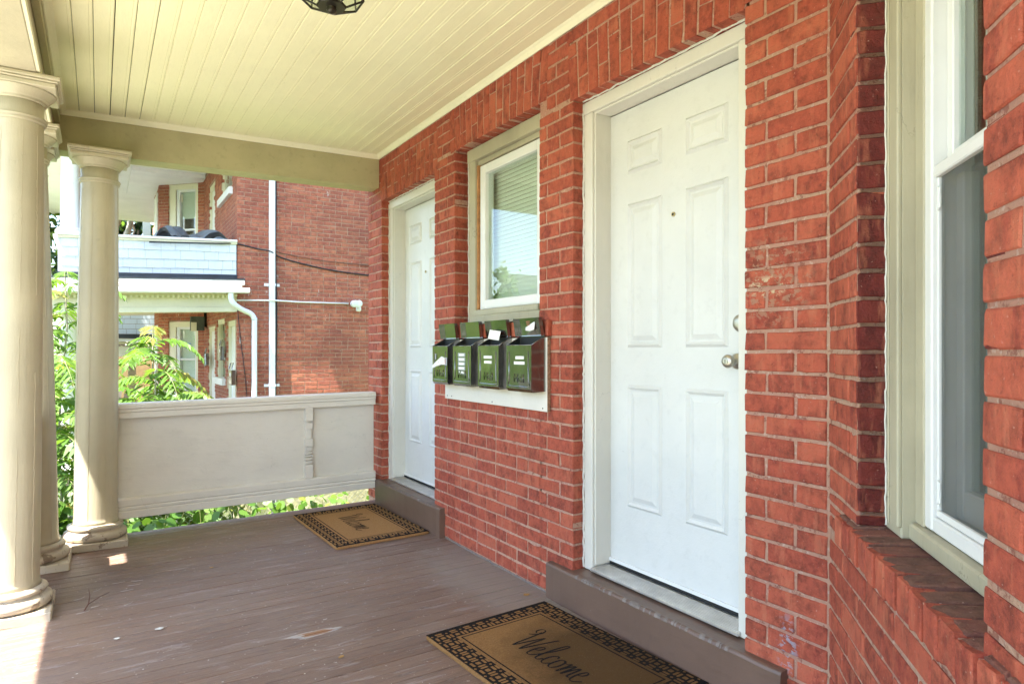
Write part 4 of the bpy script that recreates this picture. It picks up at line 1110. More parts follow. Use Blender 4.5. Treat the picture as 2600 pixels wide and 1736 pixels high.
# the word in a looping hand, one list of points per pen stroke (x along the line, y up)
WORD = [
    [(-0.22, 0.80), (-0.05, 0.92), (0.08, 1.12), (-0.02, 1.32), (-0.22, 1.30), (-0.26, 1.12), (-0.10, 1.02)],
    [(0.02, 1.18), (0.10, 0.70), (0.20, 0.02), (0.38, 0.55), (0.55, 1.00), (0.58, 0.50), (0.66, 0.02), (0.85, 0.60), (1.02, 1.12), (1.10, 1.22)],
    [(1.02, 0.32), (1.25, 0.40), (1.30, 0.58), (1.15, 0.60), (1.06, 0.36), (1.12, 0.06), (1.32, 0.04), (1.50, 0.22)],
    [(1.50, 0.22), (1.72, 0.72), (1.80, 1.16), (1.66, 1.18), (1.58, 0.70), (1.62, 0.12), (1.80, 0.04), (1.92, 0.20)],
    [(2.28, 0.50), (2.16, 0.60), (1.99, 0.42), (2.00, 0.12), (2.18, 0.02), (2.38, 0.18)],
    [(2.62, 0.58), (2.44, 0.50), (2.42, 0.14), (2.60, 0.02), (2.76, 0.20), (2.72, 0.50), (2.60, 0.58), (2.70, 0.50), (2.92, 0.50)],
    [(2.92, 0.50), (3.00, 0.58), (2.98, 0.04), (3.08, 0.42), (3.22, 0.60), (3.24, 0.04), (3.34, 0.42), (3.48, 0.60), (3.52, 0.10), (3.66, 0.10)],
    [(3.66, 0.32), (3.88, 0.40), (3.94, 0.56), (3.80, 0.62), (3.70, 0.36), (3.76, 0.06), (3.96, 0.02), (4.20, 0.20)],
]
def door_mat(cx, cy, lx_, ly_, rot, label, mat, seed):
    """lx_ across (towards the wall), ly_ along the wall; the word reads when facing the door"""
    rg = random.Random(seed)
    t = thing('door_mat', (0, 0, 0), label, 'mat', 'welcome mats before the doors')
    hx, hy = lx_ / 2, ly_ / 2; T = 0.015; B_ = 0.108
    # backing with ragged edge
    m = MB(); ed = []
    n = 60
    per = [(-hx + 2 * hx * i / n, -hy) for i in range(n)] + [(hx, -hy + 2 * hy * i / n) for i in range(n)] + [(hx - 2 * hx * i / n, hy) for i in range(n)] + [(-hx, hy - 2 * hy * i / n) for i in range(n)]
    ed = []
    for x, y in per:
        q = 0.018
        fx = max(abs(x) - (hx - q), 0); fy = max(abs(y) - (hy - q), 0)
        if fx > 0 and fy > 0:
            l = math.hypot(fx, fy)
            if l > q: x = math.copysign(hx - q + fx / l * q, x); y = math.copysign(hy - q + fy / l * q, y)
        ed.append((x + rg.uniform(-0.0018, 0.0018), y + rg.uniform(-0.0018, 0.0018)))
    k = len(ed)
    m.v = [(x, y, 0.0005) for x, y in ed] + [(x, y, T * 0.75) for x, y in ed] + [(x * 0.99, y * 0.993, T) for x, y in ed]
    for r0 in (0, k):
        for i in range(k): m.f.append((r0 + i, r0 + (i + 1) % k, r0 + k + (i + 1) % k, r0 + k + i))
    m.f.append(tuple(range(2 * k, 3 * k)))
    obj('mat_base', m, mat, t, keep=True)
    m = MB(); bx_, by_ = hx - 0.005, hy - 0.005; ix, iy = hx - B_ + 0.013, hy - B_ + 0.013
    for x0, x1, y0, y1 in ((-bx_, bx_, -by_, -iy), (-bx_, bx_, iy, by_), (-bx_, -ix, -iy, iy), (ix, bx_, -iy, iy)): m.box(x0, x1, y0, y1, T - 0.004, T + 0.0006)
    obj('dark_border', m, 'coir_black', t, keep=True)
    # plain field inside the border line
    m = MB(); ax, ay = hx - B_, hy - B_
    m.box(-ax - 0.014, ax + 0.014, -ay - 0.014, ay + 0.014, T - 0.004, T + 0.0010); obj('field', m, mat, t, keep=True)
    m = MB()
    for x0, x1, y0, y1 in ((-ax, ax, -ay, -ay + 0.006), (-ax, ax, ay - 0.006, ay), (-ax, -ax + 0.006, -ay, ay), (ax - 0.006, ax, -ay, ay)):
        m.box(x0, x1, y0, y1, T, T + 0.0016)
    obj('border_line', m, 'coir_black', t, keep=True)
    # woven border pattern: pairs of bars turned alternately, small squares between
    m = MB(); nx = 19; ny = 29; sx, sy = 2 * hx / nx, 2 * hy / ny
    def bar(x, y, a, b, r):
        c_, s_ = math.cos(r), math.sin(r)
        pts = [(-a, -b * 0.6), (-a * 0.8, -b), (a * 0.8, -b), (a, -b * 0.6), (a, b * 0.6), (a * 0.8, b), (-a * 0.8, b), (-a, b * 0.6)]
        pts = [(x + c_ * p - s_ * q + rg.uniform(-0.0007, 0.0007), y + s_ * p + c_ * q + rg.uniform(-0.0007, 0.0007)) for p, q in pts]
        if all(abs(p) < hx - 0.002 and abs(q) < hy - 0.002 and not (abs(p) < ax + 0.013 and abs(q) < ay + 0.013) for p, q in pts):
            m.face([(p, q, T + 0.0012) for p, q in pts])
    U = 0.0330
    for i in range(-30, 31):
        for j in range(-40, 41):
            x = i * U; y = j * U
            if abs(x) > hx or abs(y) > hy or (abs(x) < ax and abs(y) < ay): continue
            ty = (i % 2, j % 2)
            if ty == (0, 0): bar(x, y, 0.0095, 0.0095, 0)
            elif ty == (1, 1): bar(x, y, 0.0048, 0.0048, 0.785)
            else:
                r = 0.0 if ty == (0, 1) else math.pi / 2
                d = 0.0080
                ox, oy = -math.sin(r) * d, math.cos(r) * d
                bar(x + ox, y + oy, 0.0155, 0.0054, r); bar(x - ox, y - oy, 0.0155, 0.0054, r)
    obj('woven_pattern', m, mat, t, keep=True, kind='stuff')
    # the word
    m = MB(); sc = 0.096; wl = 4.4 * sc
    for st in WORD:
        p = smooth_path(st, 6); w = 0.0036
        for i in range(len(p) - 1):
            (x0, y0), (x1, y1) = p[i], p[i + 1]
            ln = math.hypot(x1 - x0, y1 - y0) or 1e-6
            thick = w * (0.55 + 0.75 * abs((y1 - y0) / ln))
            nx_, ny_ = -(y1 - y0) / ln * thick, (x1 - x0) / ln * thick
            q = []
            for (xx, yy), s_ in (((x0, y0), 1), ((x1, y1), 1), ((x1, y1), -1), ((x0, y0), -1)):
                sx_ = xx * sc - wl / 2 + 0.01 + s_ * nx_; sy_ = yy * sc * 1.45 - 0.075 + s_ * ny_
                q.append((sy_, -sx_, T + 0.0018 + (i % 2) * 0.0001))
            m.face(q)
    obj('lettering', m, 'coir_black', t, keep=True)
    # loose fibres standing up all over
    for nm, mt, cnt in (('fibres', mat, 9000), ('fibres', 'coir_black', 2600)):
        m = MB()
        for i in range(cnt):
            if mt == 'coir_black':
                while True:
                    x, y = rg.uniform(-hx, hx), rg.uniform(-hy, hy)
                    if abs(x) > ax or abs(y) > ay: break
            elif rg.random() < 0.22:
                s_ = rg.choice((0, 1)); x, y = (rg.choice((-hx, hx)) * rg.uniform(0.985, 1.006), rg.uniform(-hy, hy)) if s_ else (rg.uniform(-hx, hx), rg.choice((-hy, hy)) * rg.uniform(0.99, 1.004))
            else: x, y = rg.uniform(-ax, ax), rg.uniform(-ay, ay)
            a = rg.uniform(0, 6.28); l = rg.uniform(0.003, 0.007); hh = rg.uniform(0.0015, 0.0035)
            dx, dy = math.cos(a), math.sin(a)
            edge = abs(x) > hx * 0.98 or abs(y) > hy * 0.985
            zb_ = rg.uniform(0.003, T) if edge else T + 0.0008
            m.face([(x - dy * 0.0005, y + dx * 0.0005, zb_), (x + dy * 0.0005, y - dx * 0.0005, zb_), (x + dx * l, y + dy * l, zb_ + hh)])
        obj(nm, m, mt, t, keep=True, kind='stuff')
    t.location = (cx, cy, S * cx + 0.0015); t.rotation_euler = (0, -math.atan(S), rot)
    return t
door_mat(-0.358, 4.395, 0.61, 0.94, R(1.5), 'clean tan coir mat with Welcome lettering in the far porch corner', 'coir', 1)
door_mat(-0.372, 2.075, 0.62, 0.94, R(3.5), 'stained coir mat with Welcome lettering at the bottom edge, before the near door', 'coir_stained', 2)

# ------------------------------------------------------------------ litter on the planks
def fl(x, y, dz=0.0022): return Vector((x, y, S * x + dz))
rg = random.Random(99)
m = MB()
for i in range(230):
    x = -2.2 + 2.2 * rg.random(); y = 1.6 + 3.3 * rg.random() ** 1.0
    r = rg.choice((0.0012, 0.002, 0.003, 0.004)) * rg.uniform(0.6, 1.4); a0 = rg.uniform(0, 6.28)
    if -0.72 < x < 0 and (y > 3.85 or y < 2.65): continue
    m.face([fl(x + math.cos(a0 + q * 1.57) * r * rg.uniform(0.5, 1.6), y + math.sin(a0 + q * 1.57) * r * rg.uniform(0.4, 1.2), 0.0024) for q in range(4)])
obj('paint_flakes', m, 'chip_paint', None, 'tiny pale paint flakes scattered over the brown planks', 'paint flakes', kind='stuff')
def chip(x, y, r, mat, label, name='paint_chip'):
    m = MB(); a0 = rg.uniform(0, 6)
    top = [fl(x + math.cos(a0 + q * 0.9) * r * rg.uniform(0.6, 1.5), y + math.sin(a0 + q * 0.9) * r * rg.uniform(0.3, 0.8), 0.004 + rg.uniform(0, 0.003)) for q in range(7)]
    m.face(top); m.face([p - Vector((0, 0, 0.002)) for p in reversed(top)])
    return obj(name, m, mat, None, label, name.replace('_', ' '))
chip(-1.62, 3.235, 0.018, 'chip_paint', 'pale paint chip lying on the planks right of the nearest column')
chip(-1.78, 3.22, 0.012, 'chip_paint', 'small narrow paint chip close by the nearest column base')
chip(-0.10, 2.70, 0.020, 'leaf_dry', 'yellow crumpled leaf by the wall next to the stained mat', 'dry_leaf')
chip(-0.42, 1.84, 0.014, 'leaf_dry', 'small tan leaf lying on the stained mat', 'dry_leaf').location.z += 0.016
chip(-1.32, 3.98, 0.012, 'leaf_dry', 'tiny curled leaf on the planks in the middle of the porch', 'dry_leaf')
chip(-1.05, 2.55, 0.010, 'leaf_dry', 'tiny leaf on the planks left of the stained mat', 'dry_leaf')
tw = thing('dry_twig', fl(-1.83, 3.72), 'thin dry twig with pale rootlets lying before the columns', 'twig')
m = MB(); m.tube([fl(-1.90, 3.64, 0.008), fl(-1.885, 3.70, 0.014), fl(-1.88, 3.78, 0.03), fl(-1.885, 3.83, 0.045)], 0.0035, 5, 0.001); m.tube([fl(-1.885, 3.70, 0.014), fl(-1.84, 3.76, 0.02), fl(-1.80, 3.83, 0.012)], 0.002, 5, 0.001)
obj('stem', m, 'twig', tw)
m = MB()
for i in range(9):
    x, y = -1.95 + 0.25 * rg.random(), 3.55 + 0.45 * rg.random(); a = rg.uniform(-0.9, 0.9)
    m.tube([fl(x, y, 0.004), fl(x + 0.03 * math.cos(a), y + 0.03 * math.sin(a), 0.007), fl(x + 0.055 * math.cos(a + 0.5), y + 0.055 * math.sin(a + 0.5), 0.004)], 0.0011, 4)
obj('rootlet', m, 'twig_grey', tw)

# ================================================================== THE NEIGHBOUR'S HOUSE, a mirrored twin set lower
NY = 11.46; NX = 0.045; NS = 0.038; NZ = -0.64
nh = thing('brick_house', (2.0, 13.0, GZ), 'neighbouring red brick house with shingled balcony, seen beyond the railing', 'house')
NB = Bricks()
SIDE = Vector((0, -1, 0)); FRONT = Vector((-1, 0, 0))
def n_box(name, x0, x1, y0, y1, z0, z1, mat, parent=None, bevel=0.0, sl=0.0):
    return box_part(name, x0, x1, y0, y1, z0, z1, mat, parent or nh, bevel=bevel, sl=sl)
NTOP = 6.2; NBOT = -0.78
n_box('mortar_wall', NX + 0.006, 8.0, NY + 0.006, NY + 0.2, NBOT, NTOP, 'mortar_neighbour')
n_box('foundation', NX - 0.03, 8.0, NY - 0.03, NY + 0.2, GZ - 0.2, NBOT, 'foundation')
fill(NB, (0, NY, 0), (1, 0, 0), SIDE, NX, 2.95, NBOT, 4.35, 'brick_neighbour', flip=0, seed=41, D=0.05, zbase=NBOT, extra=0.07)
# front wall with its openings
nf = [('d', 11.52, 12.43, NZ + 0.05, 1.67), ('w', 12.68, 13.65, 0.66, 1.74), ('d', 13.88, 14.81, NZ + 0.05, 1.64),
      ('w', 11.95, 13.13, 3.86, 5.0), ('d', 13.90, 14.72, 2.45, 4.43)]
NYC = 15.42
n_box('mortar_wall', NX + 0.10, NX + 0.2, NY + 0.2, NYC + 0.1, NBOT, NTOP, 'mortar_neighbour')
def in_open(s, z):
    return any(a < s < b and c < z < d for _, a, b, c, d in nf)
def grid_wall(y0, y1, z0, z1):
    """mortar plane of the front wall cut round the openings"""
    ys = sorted({y0, y1} | {q for o in nf for q in o[1:3] if y0 < q < y1}); zs = sorted({z0, z1} | {q for o in nf for q in o[3:5] if z0 < q < z1})
    m = MB()
    for a, b in zip(ys, ys[1:]):
        for c, d in zip(zs, zs[1:]):
            if not in_open((a + b) / 2, (c + d) / 2): m.box(NX + 0.006, NX + 0.09, a, b, c, d)
    obj('mortar_wall', m, 'mortar_neighbour', nh)
grid_wall(NY + 0.2, NYC, NBOT, NTOP)
fill(NB, (NX, 0, 0), (0, 1, 0), FRONT, NY, NYC - 0.01, NBOT, 4.75, 'brick_neighbour', flip=1, seed=42, D=0.05, zbase=NBOT, skip=in_open)
for kind, a, b, c, d in nf:
    fr = n_box('door' if kind == 'd' else 'window', NX + 0.06, NX + 0.098, a + 0.06, b - 0.06, c, d - 0.06, 'paint_white_far' if kind == 'd' else 'glass')
    n_box('casing', NX + 0.02, NX + 0.1, a, a + 0.075, c, d, 'paint_cream_far', fr); n_box('casing', NX + 0.02, NX + 0.1, b - 0.075, b, c, d, 'paint_cream_far', fr)
    n_box('casing', NX + 0.018, NX + 0.1, a + 0.001, b - 0.001, d - 0.09, d - 0.001, 'paint_cream_far', fr)
    if kind == 'w': n_box('window_sill', NX - 0.06, NX + 0.1, a - 0.06, b + 0.06, c - 0.10, c + 0.02, 'paint_white_far', fr)
# bay: splayed face towards us, then its front
c45n = Vector((-c45, -c45, 0)); NBA = c45n.cross(UP)        # along the face; points towards the street corner or back
NBO = Vector((NX, NYC, 0)); sgn = -1.0 if NBA.x > 0 else 1.0
def nb(s, off, z): return NBO + NBA * (sgn * s) + c45n * off + UP * z
NS0, NS1, NS2 = 0.150, 0.880, 1.115
def nb_box(name, s0, s1, o0, o1, z0, z1, mat, parent=None):
    m = MB(); p = nb(s0, o0, z0); m.obox(p, NBA * sgn, c45n, UP, s1 - s0, o1 - o0, z1 - z0); return obj(name, m, mat, parent or nh)
for s0, s1 in ((0.0, NS0), (NS1, NS2)):
    nb_box('mortar_wall', s0, s1, -0.2, -0.006, NBOT, NTOP, 'mortar_neighbour')
for z0, z1 in ((NBOT, 0.17), (1.80, 2.75), (4.70, NTOP)): nb_box('mortar_wall', NS0, NS1, -0.2, -0.006, z0, z1, 'mortar_neighbour')
def bay_skip(s, z):
    s = abs(s); return NS0 < s < NS1 and (0.17 < z < 1.78 or 2.75 < z < 4.68)
fill(NB, NBO, NBA * sgn, c45n, 0.004, NS0, NBOT, 4.75, 'brick_neighbour', flip=0, seed=43, D=0.05, zbase=NBOT)
fill(NB, NBO, NBA * sgn, c45n, NS1, NS2, NBOT, 4.75, 'brick_neighbour', flip=1, seed=44, D=0.05, zbase=NBOT)
fill(NB, NBO, NBA * sgn, c45n, NS0, NS1, NBOT, 0.17, 'brick_neighbour', flip=1, seed=45, D=0.05, zbase=NBOT)
fill(NB, NBO, NBA * sgn, c45n, NS0, NS1, 1.80, 2.75, 'brick_neighbour', flip=1, seed=46, D=0.05, zbase=NBOT)
kc = nb(NS2, 0, 0)
n_box('mortar_wall', kc.x + 0.006, kc.x + 0.2, kc.y, kc.y + 1.5, NBOT, NTOP, 'mortar_neighbour')
fill(NB, (kc.x, 0, 0), (0, 1, 0), FRONT, kc.y, kc.y + 1.4, NBOT, 4.75, 'brick_neighbour', flip=0, seed=47, D=0.05, zbase=NBOT, skip=lambda s, z: kc.y + 0.28 < s < kc.y + 1.1 and (0.17 < z < 1.7 or z > 2.75))
for z0, z1 in ((0.17, 1.72), (2.75, 4.6)):
    n_box('window', kc.x - 0.02, kc.x + 0.004, kc.y + 0.28, kc.y + 1.1, z0, z1, 'paint_white_far')
def far_window(z0, z1, blind_z, tape=False):
    w = nb_box('window', NS0 + 0.002, NS0 + 0.075, -0.15, -0.03, z0, z1, 'paint_cream_far')
    nb_box('casing', NS1 - 0.16, NS1 - 0.002, -0.15, -0.03, z0, z1, 'paint_cream_far', w)
    nb_box('casing', NS0 + 0.076, NS1 - 0.161, -0.15, -0.028, z1 - 0.11, z1, 'paint_cream_far', w)
    nb_box('window_sill', NS0, NS1, -0.15, 0.02, z0 - 0.06, z0 + 0.02, 'paint_white_far', w)
    a, b = NS0 + 0.085, NS1 - 0.17
    nb_box('stile', a, a + 0.035, -0.14, -0.06, z0 + 0.02, z1 - 0.11, 'vinyl', w); nb_box('stile', b - 0.075, b, -0.14, -0.05, z0 + 0.02, z1 - 0.11, 'vinyl_grey', w)
    nb_box('rail', a, b, -0.14, -0.055, z1 - 0.16, z1 - 0.11, 'vinyl', w); nb_box('rail', a, b, -0.14, -0.057, z0 + 0.02, z0 + 0.07, 'vinyl', w)
    zm = z0 + (z1 - z0) * 0.50
    nb_box('meeting_rail', a + 0.035, b - 0.075, -0.14, -0.060, zm - 0.02, zm + 0.02, 'vinyl', w)
    nb_box('glass_pane', a + 0.03, b - 0.07, -0.105, -0.10, z0 + 0.06, z1 - 0.15, 'glass', w)
    nb_box('room_back', a, b, -0.30, -0.29, z0, z1, 'room_dark', w)
    p = nb(a + 0.02, -0.125, 0)
    slats(w, p, NBA * sgn, c45n, b - a - 0.08, blind_z, z1 - 0.17, 0.03)
    return w
w = far_window(0.19, 1.78, 0.24)
nb_box('blue_tape', 0.40, 0.49, -0.099, -0.097, 1.30, 1.325, 'ink_blue', w)
w = far_window(2.77, 4.70, 3.98)
nb_box('paper_note', 0.60, 0.70, -0.099, -0.097, 4.33, 4.50, 'paint_cream_far', w)
NB.finish(nh, 300, seed=12)
# floors, beams and roofs of the neighbour's two-storey porch
n_box('porch_deck', -2.45, NX, NY + 0.22, 21.0, NZ - 0.2, NZ, 'grey_wood')
n_box('porch_skirt', -2.40, NX - 0.04, NY + 0.24, NY + 0.30, GZ, NZ - 0.2, 'paint_cream_far')
n_box('frieze', -2.40, NX - 0.002, NY + 0.02, NY + 0.22, 1.865, 2.03, 'paint_cream_far', sl=NS)
n_box('frieze_band', -2.40, NX - 0.002, NY - 0.005, NY + 0.25, 1.79, 1.862, 'paint_cream_far', sl=NS)
n_box('dentil_band', -2.42, NX - 0.003, NY - 0.03, NY + 0.2, 2.0325, 2.07, 'paint_cream_far', sl=NS)
for i in range(34):
    x = -2.36 + i * 0.07
    n_box('dentil', x, x + 0.034, NY - 0.048, NY - 0.031, 2.005, 2.066, 'paint_cream_far', sl=NS)
n_box('gutter', -2.75, 0.20, NY - 0.24, NY - 0.13, 2.073, 2.150, 'white_metal', sl=NS, bevel=0.012)
n_box('cornice', -2.70, 0.10, NY - 0.129, NY - 0.0, 2.09, 2.20, 'paint_cream_far', sl=NS, bevel=0.01)
n_box('cornice', -2.72, 0.135, NY - 0.16, NY + 0.0, 2.202, 2.285, 'paint_white_far', sl=NS, bevel=0.012)
n_box('roof_membrane', -2.70, 0.14, NY - 0.17, NY + 0.02, 2.286, 2.305, 'tar', sl=NS)
n_box('flashing', -2.34, NX - 0.01, NY - 0.05, NY - 0.02, 2.306, 2.375, 'tar', sl=NS)
n_box('balcony_floor', -2.6, NX, NY + 0.05, 21.0, 2.16, 2.20, 'paint_white_far', sl=NS)
n_box('parapet_core', -2.30, NX - 0.012, NY - 0.002, NY + 0.12, 2.30, 2.89, 'grey_wood', sl=NS)
n_box('parapet_cap', -2.36, NX - 0.004, NY - 0.055, NY + 0.17, 2.892, 2.93, 'paint_white_far', sl=NS, bevel=0.006)
n_box('cap_moulding', -2.34, NX - 0.004, NY - 0.035, NY - 0.003, 2.858, 2.891, 'paint_cream_far', sl=NS, bevel=0.006)
rg = random.Random(61)
for r in range(5):
    z1 = 2.862 - r * 0.1365 + 0.02; x = -2.30 - rg.uniform(0, 0.1)
    while x < NX - 0.02:
        wd = rg.uniform(0.13, 0.34); xe = min(x + wd, NX - 0.014)
        if xe - x > 0.03:
            m = MB(); zl = z1 - 0.150 + rg.uniform(-0.004, 0.004)
            y0 = NY - 0.020 + rg.uniform(-0.002, 0.001)
            m.hexa([(xx, yy, zz + NS * xx) for xx, yy, zz in ((max(x, -2.30) + 0.0015, y0, zl), (xe - 0.0015, y0, zl), (xe - 0.0015, NY - 0.0025, zl), (max(x, -2.30) + 0.0015, NY - 0.0025, zl), (max(x, -2.30) + 0.0015, NY - 0.008, z1), (xe - 0.0015, NY - 0.008, z1), (xe - 0.0015, NY - 0.003, z1), (max(x, -2.30) + 0.0015, NY - 0.003, z1))])
            obj('shingle', m, 'paint_shingle_shaded', nh)
        x = xe if xe > x + 0.01 else x + 0.05
# parapet along the street side and the upper roof
n_box('parapet_front', -2.34, -2.20, NY + 0.125, 21.0, 2.2, 2.80, 'paint_shingle_shaded')
n_box('parapet_front_cap', -2.40, -2.14, NY + 0.172, 21.0, 2.80, 2.84, 'paint_white_far')
n_box('upper_soffit', -2.95, 0.03, NY - 0.45, 21.5, 4.78, 4.84, 'paint_white_far')
n_box('upper_beam', -2.34, -2.12, NY + 0.28, 21.0, 4.44, 4.779, 'paint_white_far')
n_box('upper_beam', -2.34, 0.03, NY + 0.02, NY + 0.24, 4.45, 4.7795, 'paint_white_far')
n_box('upper_fascia', -3.0, -2.95, NY - 0.46, 21.5, 4.74, 4.95, 'paint_white_far')
n_box('bay_soffit', -1.3, 0.03, 15.1, 17.6, 4.702, 4.7785, 'paint_white_far')
n_box('upper_roof', -3.0, 0.03, NY - 0.46, 21.5, 4.845, 5.0, 'roof_dark')
n_box('unseen_eave', -0.5, 8.4, NY - 0.75, NY + 10, NTOP + 0.001, NTOP + 0.25, 'paint_white_far')  # unseen roof edge, its overhang added to keep sun off the side wall
n_box('front_wall_far', NX + 0.01, NX + 0.2, 17.0, 20.2, NBOT, NTOP, 'mortar_neighbour')
m = MB(); m.tube([(-2.78, NY + 0.2, 4.80), (-2.72, NY + 0.2, 4.62), (-2.50, NY + 0.2, 4.52), (-2.42, NY + 0.2, 4.50)], 0.045, 8); obj('downpipe_elbow', m, 'white_metal', nh, smooth=True)
# round columns of the neighbour
def far_column(x, y, z0, z1):
    p = MB(); p.box(x - 0.17, x + 0.17, y - 0.17, y + 0.17, z0, z0 + 0.06); p = obj('column', p, 'paint_white_far', nh, bevel=0.006)
    m = MB(); m.lathe([(0.15, z0 + 0.0605), (0.168, z0 + 0.08), (0.15, z0 + 0.11), (0.118, z0 + 0.13), (0.116, z0 + 0.3), (0.10, z1 - 0.2), (0.112, z1 - 0.19), (0.112, z1 - 0.16), (0.10, z1 - 0.15), (0.10, z1 - 0.09), (0.15, z1 - 0.04), (0.16, z1)], 32, (x, y)); obj('shaft', m, 'paint_white_far', p, smooth=True)
for x, y in ((-2.205, NY + 0.33), (-2.205, 13.4), (-2.205, 15.6), (-2.205, 18.2)): far_column(x, y, 2.845, 4.44)
for x, y in ((-2.205, NY + 0.33), (-2.205, 13.4), (-2.205, 15.6), (-2.205, 18.2)): far_column(x, y, NZ, 1.72)
# downpipes, conduit, floodlight and cables on the side wall
dp = thing('downpipe', (0.572, NY - 0.05, GZ), 'tall white square downpipe on the neighbouring brick wall', 'downpipe')
m = MB(); m.box(0.527, 0.617, NY - 0.085, NY - 0.01, GZ + 0.2, NTOP - 0.05); obj('pipe', m, 'white_metal', dp, bevel=0.008)
for z in (2.243, 0.6):
    m = MB(); m.box(0.455, 0.70, NY - 0.012, NY - 0.003, z - 0.022, z + 0.022); m.box(0.522, 0.622, NY - 0.090, NY - 0.012, z - 0.018, z + 0.018); obj('bracket', m, 'white_metal', dp)
dp = thing('downpipe', (0.30, NY - 0.05, GZ), 'white downpipe curving from the gutter of the neighbouring porch roof', 'downpipe')
m = MB(); m.tube(smooth_path([(-0.075, NY - 0.185, 2.08), (-0.075, NY - 0.185, 1.98), (-0.03, NY - 0.17, 1.90), (0.10, NY - 0.11, 1.82), (0.24, NY - 0.06, 1.76), (0.297, NY - 0.05, 1.66), (0.297, NY - 0.05, 1.4), (0.297, NY - 0.05, GZ + 0.1)], 5), 0.042, 12); obj('pipe', m, 'white_metal', dp, smooth=True)
cd = thing('conduit', (1.0, NY - 0.02, 1.97), 'thin white conduit running to the security light on the brick wall', 'conduit')
m = MB(); m.tube([(NX - 0.01, NY - 0.018, 1.972), (0.6, NY - 0.10, 1.985), (1.0, NY - 0.018, 1.98), (1.86, NY - 0.018, 1.985)], 0.013, 8); obj('pipe', m, 'white_metal', cd, smooth=True)
fd = thing('security_light', (1.96, NY - 0.06, 1.93), 'white twin-headed security floodlight on the neighbouring brick wall', 'light')
m = MB(); m.lathe([(0.06, 0), (0.06, 0.03), (0.05, 0.05)], 20); m.v = [(1.95 + x, NY - 0.004 - z, 1.985 + y) for x, y, z in m.v]; obj('mount', m, 'white_metal', fd, smooth=True)
for sx, ang in ((-1, -0.5), (1, 0.6)):
    m = MB(); m.lathe([(0.028, 0.0), (0.034, 0.05), (0.055, 0.10), (0.062, 0.13), (0.058, 0.132)], 18)
    M = Matrix.Translation((1.955 + sx * 0.05, NY - 0.07, 2.005)) @ Matrix.Rotation(ang, 4, 'Y') @ Matrix.Rotation(R(105), 4, 'X')
    m.v = [tuple(M @ Vector(v)) for v in m.v]; obj('lamp_head', m, 'white_metal', fd, smooth=True)
m = MB(); m.lathe([(0.03, -0.05), (0.045, -0.03), (0.045, 0.02), (0.03, 0.04)], 16, (2.02, NY - 0.07)); m.v = [(x, y, z + 1.90) for x, y, z in m.v]; obj('sensor', m, 'white_metal', fd, smooth=True)
def cable(pts, r, mat, label):
    m = MB(); m.tube(smooth_path(pts, 5), r, 6); obj('cable', m, mat, None, label, 'cable', smooth=True)
yq = NY - 0.012
cable([(-1.2, NY - 0.06, 2.79), (-0.3, NY - 0.06, 2.845), (0.036, yq, 2.872), (0.347, yq, 2.818), (0.533, NY - 0.095, 2.781), (0.712, yq, 2.707), (1.078, yq, 2.622), (1.603, yq, 2.542), (2.206, yq, 2.499), (3.2, yq, 2.45)], 0.011, 'cable_black', 'thick black cable sagging from the balcony across the brick wall')
cable([(0.64, yq, 2.80), (0.80, yq, 2.765), (1.266, yq, 2.712), (1.677, yq, 2.686), (2.206, yq, 2.675), (3.0, yq, 2.67)], 0.005, 'cable_brown', 'thin dark wire running along the brick wall above the thick cable')
cable([(0.635, yq, 4.3), (0.640, yq, 3.6), (0.632, yq, 3.0), (0.638, yq, 2.4), (0.65, yq, 1.8), (0.64, yq, 1.0), (0.63, yq, 0.2)], 0.014, 'cable_black', 'black cable running straight down right beside the tall downpipe')
cable([(0.045, yq, 1.86), (0.10, yq, 1.3), (0.16, yq, 0.8), (0.20, yq, 0.3)], 0.006, 'cable_black', 'thin black cable slanting down the brick corner left of the downpipes')

